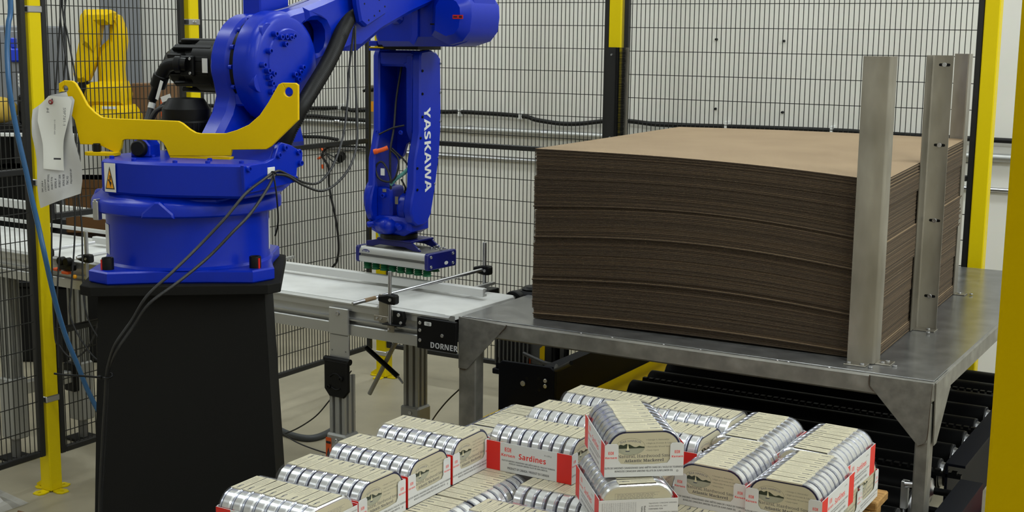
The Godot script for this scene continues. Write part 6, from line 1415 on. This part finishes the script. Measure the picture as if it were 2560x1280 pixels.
func hang_tag() -> void:
	var P0 := Vector3(-2.325, 1.40, -2.417)
	var u := Vector3(0.95067, 0, -0.31022); var nn := Vector3(0.31022, 0, 0.95067)
	var X := XF(P0, u, Vector3(0, 1, 0), nn)
	var t := thing("hang_tag", "white paper tag and clear document sleeve hanging from the yellow bracket's left eye", "tag", X)
	var bag := PV([Vector2(-0.441, 0.105), Vector2(-0.423, 0.118), Vector2(-0.390, 0.142), Vector2(-0.346, 0.151), Vector2(-0.344, 0.140), Vector2(-0.335, 0.140), Vector2(-0.330, 0.131), Vector2(-0.337, 0.090), Vector2(-0.331, 0.054), Vector2(-0.322, 0.017), Vector2(-0.316, -0.033), Vector2(-0.317, -0.071), Vector2(-0.323, -0.104), Vector2(-0.363, -0.117), Vector2(-0.406, -0.133), Vector2(-0.439, -0.146), Vector2(-0.441, -0.081), Vector2(-0.443, -0.023), Vector2(-0.446, 0.040)])
	var im := pic(384, 896, Color(0.80, 0.80, 0.80))
	var dk := Color(0.25, 0.25, 0.27)
	var i := 0
	for s in ["TMC JOB #", "CUSTOMER", "ROBOT MODEL", "ROBOT P/N", "SERIAL #", "ROBOT SER", "MING WIR", "TMC PO", "PREPARED BY"]:
		ink_text(im, s, Vector2(62 + i * 27, 770 - i * 9), 13, dk, "Droid Sans", true, -1, 1.0, -PI / 2 + 0.08); i += 1
	ink_text(im, "HAR INDUSTRIAL", Vector2(98, 470), 12, dk, "Droid Sans", true, 0, 1.0, -PI / 2 + 0.05)
	M.bag_print = print_mat(im, 0.2)
	part(t, "document_sleeve", bent(bag, 0.016, 0.010), M.bag_print, "wrinkled clear plastic sleeve with printed form lines")
	var pp := PV([Vector2(-0.420, 0.116), Vector2(-0.390, 0.141), Vector2(-0.337, 0.139), Vector2(-0.330, 0.129), Vector2(-0.338, 0.088), Vector2(-0.356, 0.029), Vector2(-0.360, -0.046), Vector2(-0.413, -0.042), Vector2(-0.416, 0.018), Vector2(-0.425, 0.078)])
	var im2 := pic(288, 576, Color(0.88, 0.88, 0.86))
	ink_text(im2, "S9P741-1", Vector2(222, 160), 22, dk, "Droid Sans", false, 0, 1.1, PI / 2 + 0.08)
	ink_text(im2, "#4", Vector2(84, 112), 22, dk, "Droid Sans", false, 0, 1.1, PI / 2 + 0.08)
	ink_text(im2, "10-1-060605-A00", Vector2(128, 240), 11, dk, "Droid Sans", false, 0, 1.0, PI / 2 + 0.08)
	im2.fill_rect(Rect2i(120, 478, 60, 14), dk)
	M.tag_print = print_mat(im2, 0.5)
	part(t, "paper_tag", bent(pp, 0.026, 0.006), M.tag_print, "white paper tag with a red eyelet")
	part(t, "eyelet", mb().lathe([Vector2(0.0025, 0.003), Vector2(0.004, 0.0035), Vector2(0.0065, 0.001), Vector2(0.0065, 0)], XF(Vector3(-0.382, 0.126, 0.034), Vector3(1, 0, 0), Vector3(0, 0, 1), Vector3(0, -1, 0)), 20), mk(Color(0.45, 0.08, 0.06), 0.4))
	part(t, "wire_tie", mb().tube([Vector3(-0.382, 0.128, 0.034), Vector3(-0.378, 0.140, 0.02), Vector3(-0.368, 0.148, 0.012), Vector3(-0.360, 0.150, 0.0)], 0.0022, 6), M.cable)

# a slightly rippled sheet
func bent(p: PackedVector2Array, z: float, amp: float) -> MB:
	var m := mb()
	var lo := p[0]; var hi := p[0]
	for q in p: lo = lo.min(q); hi = hi.max(q)
	var nx := 7; var ny := 12
	for i in nx:
		for j in ny:
			var a := lo + (hi - lo) * Vector2(float(i) / nx, float(j) / ny); var b := lo + (hi - lo) * Vector2(float(i + 1) / nx, float(j + 1) / ny)
			for c in Geometry2D.intersect_polygons(p, PV([a, Vector2(b.x, a.y), b, Vector2(a.x, b.y)])):
				var ix := Geometry2D.triangulate_polygon(c)
				for k in range(0, ix.size(), 3):
					var v := []; var n := []; var uv := []
					for e in 3:
						var q: Vector2 = c[ix[k + e]]
						var f := func(w: Vector2) -> float: return z + amp * sin(w.x * 55.0 + w.y * 18.0) * 0.5 + amp * 0.6 * sin(w.y * 34.0 - w.x * 40.0)
						v.append(Vector3(q.x, q.y, f.call(q)))
						n.append(Vector3(-(f.call(q + Vector2(0.001, 0)) - f.call(q)) / 0.001, -(f.call(q + Vector2(0, 0.001)) - f.call(q)) / 0.001, 1).normalized())
						uv.append(Vector2((q.x - lo.x) / (hi.x - lo.x), 1.0 - (q.y - lo.y) / (hi.y - lo.y)))
					m.tri(v[0], v[1], v[2], n[0], n[1], n[2], uv[0], uv[1], uv[2])
	return m

# ------------------------------------------------------------------ pipes and cables on the back wall
func wall_things() -> void:
	var w := -6.276
	var h1 := []
	for p in [Vector2(-9.5, 1.25), Vector2(-7.5, 1.26), Vector2(-6.2, 1.245), Vector2(-5.250, 1.257), Vector2(-4.898, 1.270), Vector2(-4.809, 1.259), Vector2(-4.662, 1.267), Vector2(-4.406, 1.277), Vector2(-4.171, 1.275), Vector2(-4.023, 1.280), Vector2(-3.659, 1.273), Vector2(-3.558, 1.255), Vector2(-3.409, 1.242), Vector2(-3.288, 1.247), Vector2(-3.145, 1.266), Vector2(-3.005, 1.272), Vector2(-2.845, 1.262), Vector2(-2.667, 1.264), Vector2(-2.429, 1.268), Vector2(-1.881, 1.273), Vector2(-1.688, 1.269), Vector2(-0.9, 1.262), Vector2(0.5, 1.26)]: h1.append(Vector3(p.x, p.y, w))
	var hose := thing("wall_hose", "black corrugated hose clipped along the back wall behind the fence", "hose")
	part(hose, "hose", mb().tube(h1, 0.012, 10, 6), M.rubber)
	for x in [-4.897, -4.05, -3.655, -2.46, -1.92, -1.33]: part(hose, "clip", mb().bx(Vector3(x - 0.008, 1.255, -6.30), Vector3(x + 0.008, 1.295, -6.258), 0.002), M.white)
	solo("wall_hose", "shorter black hose below it on the wall left of the corner post", "hose", mb().tube([Vector3(-6.4, 1.19, w), Vector3(-5.361, 1.204, w), Vector3(-5.111, 1.214, w), Vector3(-4.959, 1.209, w), Vector3(-4.648, 1.203, w), Vector3(-4.45, 1.20, w)], 0.011, 10), M.rubber)
	var c1 := thing("conduit", "grey metal conduit along the back wall below the black hose", "conduit")
	part(c1, "pipe", mb().cyl(Vector3(-6.4, 1.182, -6.280), Vector3(-4.0, 1.184, -6.280), 0.014, -1, 16).cyl(Vector3(-4.0, 1.184, -6.280), Vector3(0.5, 1.184, -6.280), 0.019, -1, 16), M.alu)
	for x in [-4.92, -3.99, -3.50]: part(c1, "coupling", mb().cyl(Vector3(x - 0.02, 1.184, -6.279), Vector3(x + 0.02, 1.184, -6.279), 0.021, -1, 16, 0.002), M.zinc)
	var c2 := thing("conduit", "thin shiny conduit low on the back wall", "conduit")
	part(c2, "pipe", mb().cyl(Vector3(-6.4, 1.02, -6.286), Vector3(0.5, 1.042, -6.286), 0.0105, -1, 14), M.zinc)
	solo("wall_hose", "thin black hose on the wall low behind the robot's flank", "hose", mb().tube([Vector3(-6.0, 1.09, w), Vector3(-5.30, 1.085, w), Vector3(-5.05, 1.09, w), Vector3(-4.92, 1.08, w)], 0.010, 8), M.rubber)
	solo("wall_cable", "black cable dropping down the back wall behind the fence panel", "cable", mb().tube([Vector3(-4.60, 1.045, w), Vector3(-4.85, 1.045, w), Vector3(-4.985, 1.035, w), Vector3(-5.04, 0.98, w), Vector3(-4.993, 0.907, w), Vector3(-4.989, 0.786, w), Vector3(-4.937, 0.571, w), Vector3(-4.923, 0.425, w), Vector3(-4.940, 0.338, w), Vector3(-4.983, 0.272, w), Vector3(-5.0, 0.05, w)], 0.007, 8), M.rubber)
	var pl := thing("plug_cluster", "bunch of orange plugs and a black socket dangling low on the back wall", "plugs")
	part(pl, "socket", mb().cyl(Vector3(-4.895, 0.985, -6.28), Vector3(-4.885, 0.975, -6.24), 0.030, -1, 16, 0.004), M.black)
	part(pl, "orange_plug", mb().cyl(Vector3(-5.055, 1.030, w), Vector3(-5.035, 1.010, w), 0.0075, -1, 10).cyl(Vector3(-5.075, 0.958, w), Vector3(-5.045, 0.970, w), 0.0075, -1, 10).cyl(Vector3(-5.04, 0.925, w), Vector3(-5.038, 0.90, w), 0.007, -1, 10), M.orange)
	part(pl, "lead", mb().tube([Vector3(-5.02, 1.005, w), Vector3(-4.98, 0.96, w), Vector3(-4.93, 0.94, w), Vector3(-4.89, 0.95, w)], 0.004, 6).tube([Vector3(-5.035, 0.975, w), Vector3(-5.0, 0.99, w), Vector3(-4.95, 0.975, w)], 0.004, 6), M.cable)
	for i in 4:
		var p: Vector2 = [Vector2(-2.540, 1.699), Vector2(-2.189, 1.695), Vector2(-2.532, 1.353), Vector2(-2.180, 1.349)][i]
		solo("wall_fixing", "small dark fixing stud on the back wall, %s of four" % ["upper left", "upper right", "lower left", "lower right"][i], "stud", mb().cyl(Vector3(p.x, p.y, -6.302), Vector3(p.x, p.y, -6.285), 0.007, 0.005, 12), M.black, Transform3D.IDENTITY, "four studs on the back wall")
	var vf := thing("valve", "small black and brass valve on the corner post behind the forearm", "valve", T(Vector3(-3.885, 1.44, -5.235)))
	part(vf, "body", mb().bx(Vector3(-0.03, -0.17, -0.035), Vector3(-0.005, 0.02, -0.015), 0.003), M.galv)
	part(vf, "tap", mb().cyl(Vector3(-0.06, -0.005, -0.02), Vector3(-0.01, -0.003, -0.02), 0.012, -1, 12, 0.002).cyl(Vector3(-0.075, -0.012, -0.02), Vector3(-0.055, -0.006, -0.02), 0.007, -1, 10), M.black)
	part(vf, "warning_strip", mb().bx(Vector3(-0.030, -0.11, -0.014), Vector3(-0.006, -0.06, -0.0125)), M.sign_yellow)

# ------------------------------------------------------------------ beyond the left fence
func beyond_fence() -> void:
	var C := Vector3(-5.737, 0, -5.252)
	var r := Vector3(0.8615, 0, -0.508)
	var X := XF(C, r, Vector3(0, 1, 0), r.cross(Vector3.UP))
	var t := thing("small_robot", "small yellow jointed robot standing beyond the left fence", "robot", X)
	part(t, "base", mb().lathe([Vector2(0, 1.205), Vector2(0.155, 1.205), Vector2(0.155, 1.245), Vector2(0.135, 1.28), Vector2(0.12, 1.30), Vector2(0, 1.30)], T(Vector3(0.03, 0, 0)), 28, 50.0).prism(rrect(0.28, 0.075, 0.02, 4, Vector2(0.02, 1.245)), XY(-0.02), 0.16, 0.02), M.yellow)
	part(t, "waist", mb().prism(PV([Vector2(-0.10, 1.29), Vector2(0.12, 1.29), Vector2(0.13, 1.36), Vector2(0.11, 1.43), Vector2(-0.02, 1.43), Vector2(-0.10, 1.42), Vector2(-0.115, 1.36)]), XY(-0.07), 0.17, 0.03), M.yellow)
	part(t, "lower_arm", mb().prism(PV([Vector2(-0.035, 1.38), Vector2(0.105, 1.38), Vector2(0.098, 1.50), Vector2(0.108, 1.58), Vector2(0.12, 1.65), Vector2(0.115, 1.72), Vector2(0.088, 1.79), Vector2(0.06, 1.80), Vector2(0.030, 1.72), Vector2(0.026, 1.66), Vector2(-0.02, 1.62), Vector2(-0.045, 1.57)]), XY(-0.05), 0.11, 0.028), M.yellow)
	part(t, "elbow", mb().prism(PV([Vector2(-0.104, 1.787), Vector2(-0.078, 1.820), Vector2(0.038, 1.822), Vector2(0.075, 1.805), Vector2(0.06, 1.74), Vector2(0.0, 1.735), Vector2(-0.015, 1.66), Vector2(-0.04, 1.59), Vector2(-0.10, 1.63), Vector2(-0.118, 1.70)]), XY(-0.02), 0.15, 0.03), M.yellow)
	part(t, "forearm", mb().prism(PV([Vector2(-0.110, 1.70), Vector2(-0.03, 1.66), Vector2(-0.026, 1.57), Vector2(-0.052, 1.50), Vector2(-0.085, 1.432), Vector2(-0.12, 1.420), Vector2(-0.150, 1.428), Vector2(-0.163, 1.466), Vector2(-0.15, 1.545)]), XY(-0.01), 0.11, 0.025), M.yellow)
	part(t, "tool", mb().bx(Vector3(-0.14, 1.33, 0.0), Vector3(-0.075, 1.425, 0.08), 0.006).bx(Vector3(-0.125, 1.26, 0.02), Vector3(-0.055, 1.33, 0.07), 0.006).bx(Vector3(-0.10, 1.23, 0.01), Vector3(-0.03, 1.27, 0.06), 0.006), M.black)
	part(t, "gripper_finger", mb().cyl(Vector3(-0.075, 1.275, 0.07), Vector3(-0.04, 1.23, 0.08), 0.018, -1, 12, 0.003), M.alu)
	part(t, "rating_plate", mb().bx(Vector3(0.01, 1.282, 0.141), Vector3(0.09, 1.296, 0.143)), M.white)
	var tb := thing("machine_table", "dark steel table under the small yellow robot", "table", X)
	part(tb, "table_top", mb().bx(Vector3(-0.75, 1.165, -0.35), Vector3(0.60, 1.205, 0.40), 0.004), M.black)
	part(tb, "shelf_edge", mb().bx(Vector3(-0.75, 1.145, 0.36), Vector3(0.60, 1.165, 0.42), 0.003), M.white)
	for p in [Vector3(-0.7, 0, -0.3), Vector3(0.55, 0, -0.3), Vector3(-0.7, 0, 0.35), Vector3(0.55, 0, 0.35)]: part(tb, "leg", mb().bx(p - Vector3(0.035, 0, 0.035), p + Vector3(0.035, 1.165, 0.035), 0.003), M.black)
	part(tb, "lower_panel", mb().bx(Vector3(-0.70, 0.55, -0.30), Vector3(0.55, 0.60, 0.35), 0.003), M.black)
	var bx1 := thing("cardboard_box", "brown cardboard box with an orange label right of the small yellow robot", "box", X * T(Vector3(0.225, 1.205, -0.24)))
	part(bx1, "carton", mb().bx(Vector3(-0.15, 0, -0.09), Vector3(0.21, 0.205, 0.055), 0.003), M.brown_box)
	part(bx1, "orange_label", mb().bx(Vector3(0.02, 0.02, 0.055), Vector3(0.09, 0.115, 0.0565)), mk(Color(0.72, 0.28, 0.07), 0.6))
	part(bx1, "tape", mb().bx(Vector3(-0.15, 0.118, 0.0552), Vector3(0.21, 0.122, 0.056)), M.card_edge)
	for i in 3:
		var a: Array = [[Vector3(-0.02, 0.60, 0.1), Vector3(0.34, 0.30, 0.25), "amber cardboard box on the lower shelf behind the paper sleeve"], [Vector3(-0.45, 0.60, 0.1), Vector3(0.30, 0.36, 0.25), "dark case on the lower shelf beyond the left fence post"], [Vector3(0.30, 0.60, 0.05), Vector3(0.24, 0.26, 0.25), "amber cardboard box on the lower shelf nearer the blue robot"]][i]
		solo(["cardboard_box", "storage_case", "cardboard_box"][i], a[2], "box", mb().bx(Vector3(-a[1].x / 2, 0.0, -a[1].z / 2), Vector3(a[1].x / 2, a[1].y, a[1].z / 2), 0.006).bx(Vector3(-a[1].x / 2 - 0.004, a[1].y - 0.05, -a[1].z / 2 - 0.004), Vector3(a[1].x / 2 + 0.004, a[1].y, a[1].z / 2 + 0.004), 0.004), M.amber_box if i != 1 else M.black, X * T(a[0]))
	var cb := thing("control_cabinet", "grey control cabinet beyond the fence at the left edge", "cabinet", X * T(Vector3(-0.70, 0, -0.60)))
	part(cb, "body", mb().bx(Vector3(-0.35, 0, -0.2), Vector3(0.22, 1.73, 0.2), 0.01), M.grey_box)
	part(cb, "door", mb().bx(Vector3(-0.33, 0.1, 0.2), Vector3(0.20, 1.70, 0.212), 0.006), M.grey_box)
	part(cb, "blue_handle", mb().bx(Vector3(0.02, 1.52, 0.213), Vector3(0.09, 1.60, 0.24), 0.01).bx(Vector3(0.03, 1.60, 0.213), Vector3(0.06, 1.66, 0.235), 0.006), mk(Color(0.08, 0.22, 0.80), 0.4))
	var rl := thing("cable_reel", "white coil of cable in a black holder beyond the fence beside the nearest post", "cable coil", X * T(Vector3(-0.40, 1.30, 0.30)))
	for i in 4: part(rl, "cable_turn", mb().tube([Vector3(0.02, 0.17 - i * 0.018, 0), Vector3(0.05, 0.13 - i * 0.018, 0.02), Vector3(0.055, 0.08 - i * 0.01, 0.02), Vector3(0.085, 0.05 - i * 0.012, 0.0)], 0.008, 8), M.white)
	part(rl, "holder", mb().bx(Vector3(0.0, -0.095, -0.04), Vector3(0.10, 0.06, -0.01), 0.01).cyl(Vector3(0.06, 0.0, -0.03), Vector3(0.06, 0.0, 0.03), 0.045, -1, 18, 0.004), M.black)
	var wc := thing("wall_column", "grey square steel column against the back wall behind the small yellow robot", "column", T(Vector3(-6.63, 0, -6.2)))
	part(wc, "shaft", mb().bx(Vector3(-0.085, 0, -0.095), Vector3(0.085, 4.9, 0.095), 0.006), M.grey_box)
	part(wc, "base_plate", mb().bx(Vector3(-0.14, 0, -0.095), Vector3(0.14, 0.02, 0.14), 0.003), M.grey_box)
	var sk := thing("sack", "yellowish sack slumped on the table at the left edge", "sack", X * T(Vector3(-0.52, 1.249, 0.30)))
	part(sk, "cloth", mb().ball(Vector3(0.02, 0.03, 0), 0.09, 18, Vector3(1.2, 0.8, 0.8)).ball(Vector3(-0.07, 0.02, 0.02), 0.07, 16, Vector3(1.1, 0.8, 0.9)), M.sand)
	var bo := thing("black_bin", "black plastic bin on the floor under the outer conveyor", "bin", X * T(Vector3(0.0, 0, 0.55)))
	part(bo, "tub", mb().prism(PV([Vector2(-0.30, 0), Vector2(0.30, 0), Vector2(0.34, 0.40), Vector2(-0.34, 0.40)]), XY(-0.2), 0.4, 0.01), M.black)
	part(bo, "rim", mb().bx(Vector3(-0.36, 0.40, -0.22), Vector3(0.36, 0.43, 0.22), 0.006), M.black)
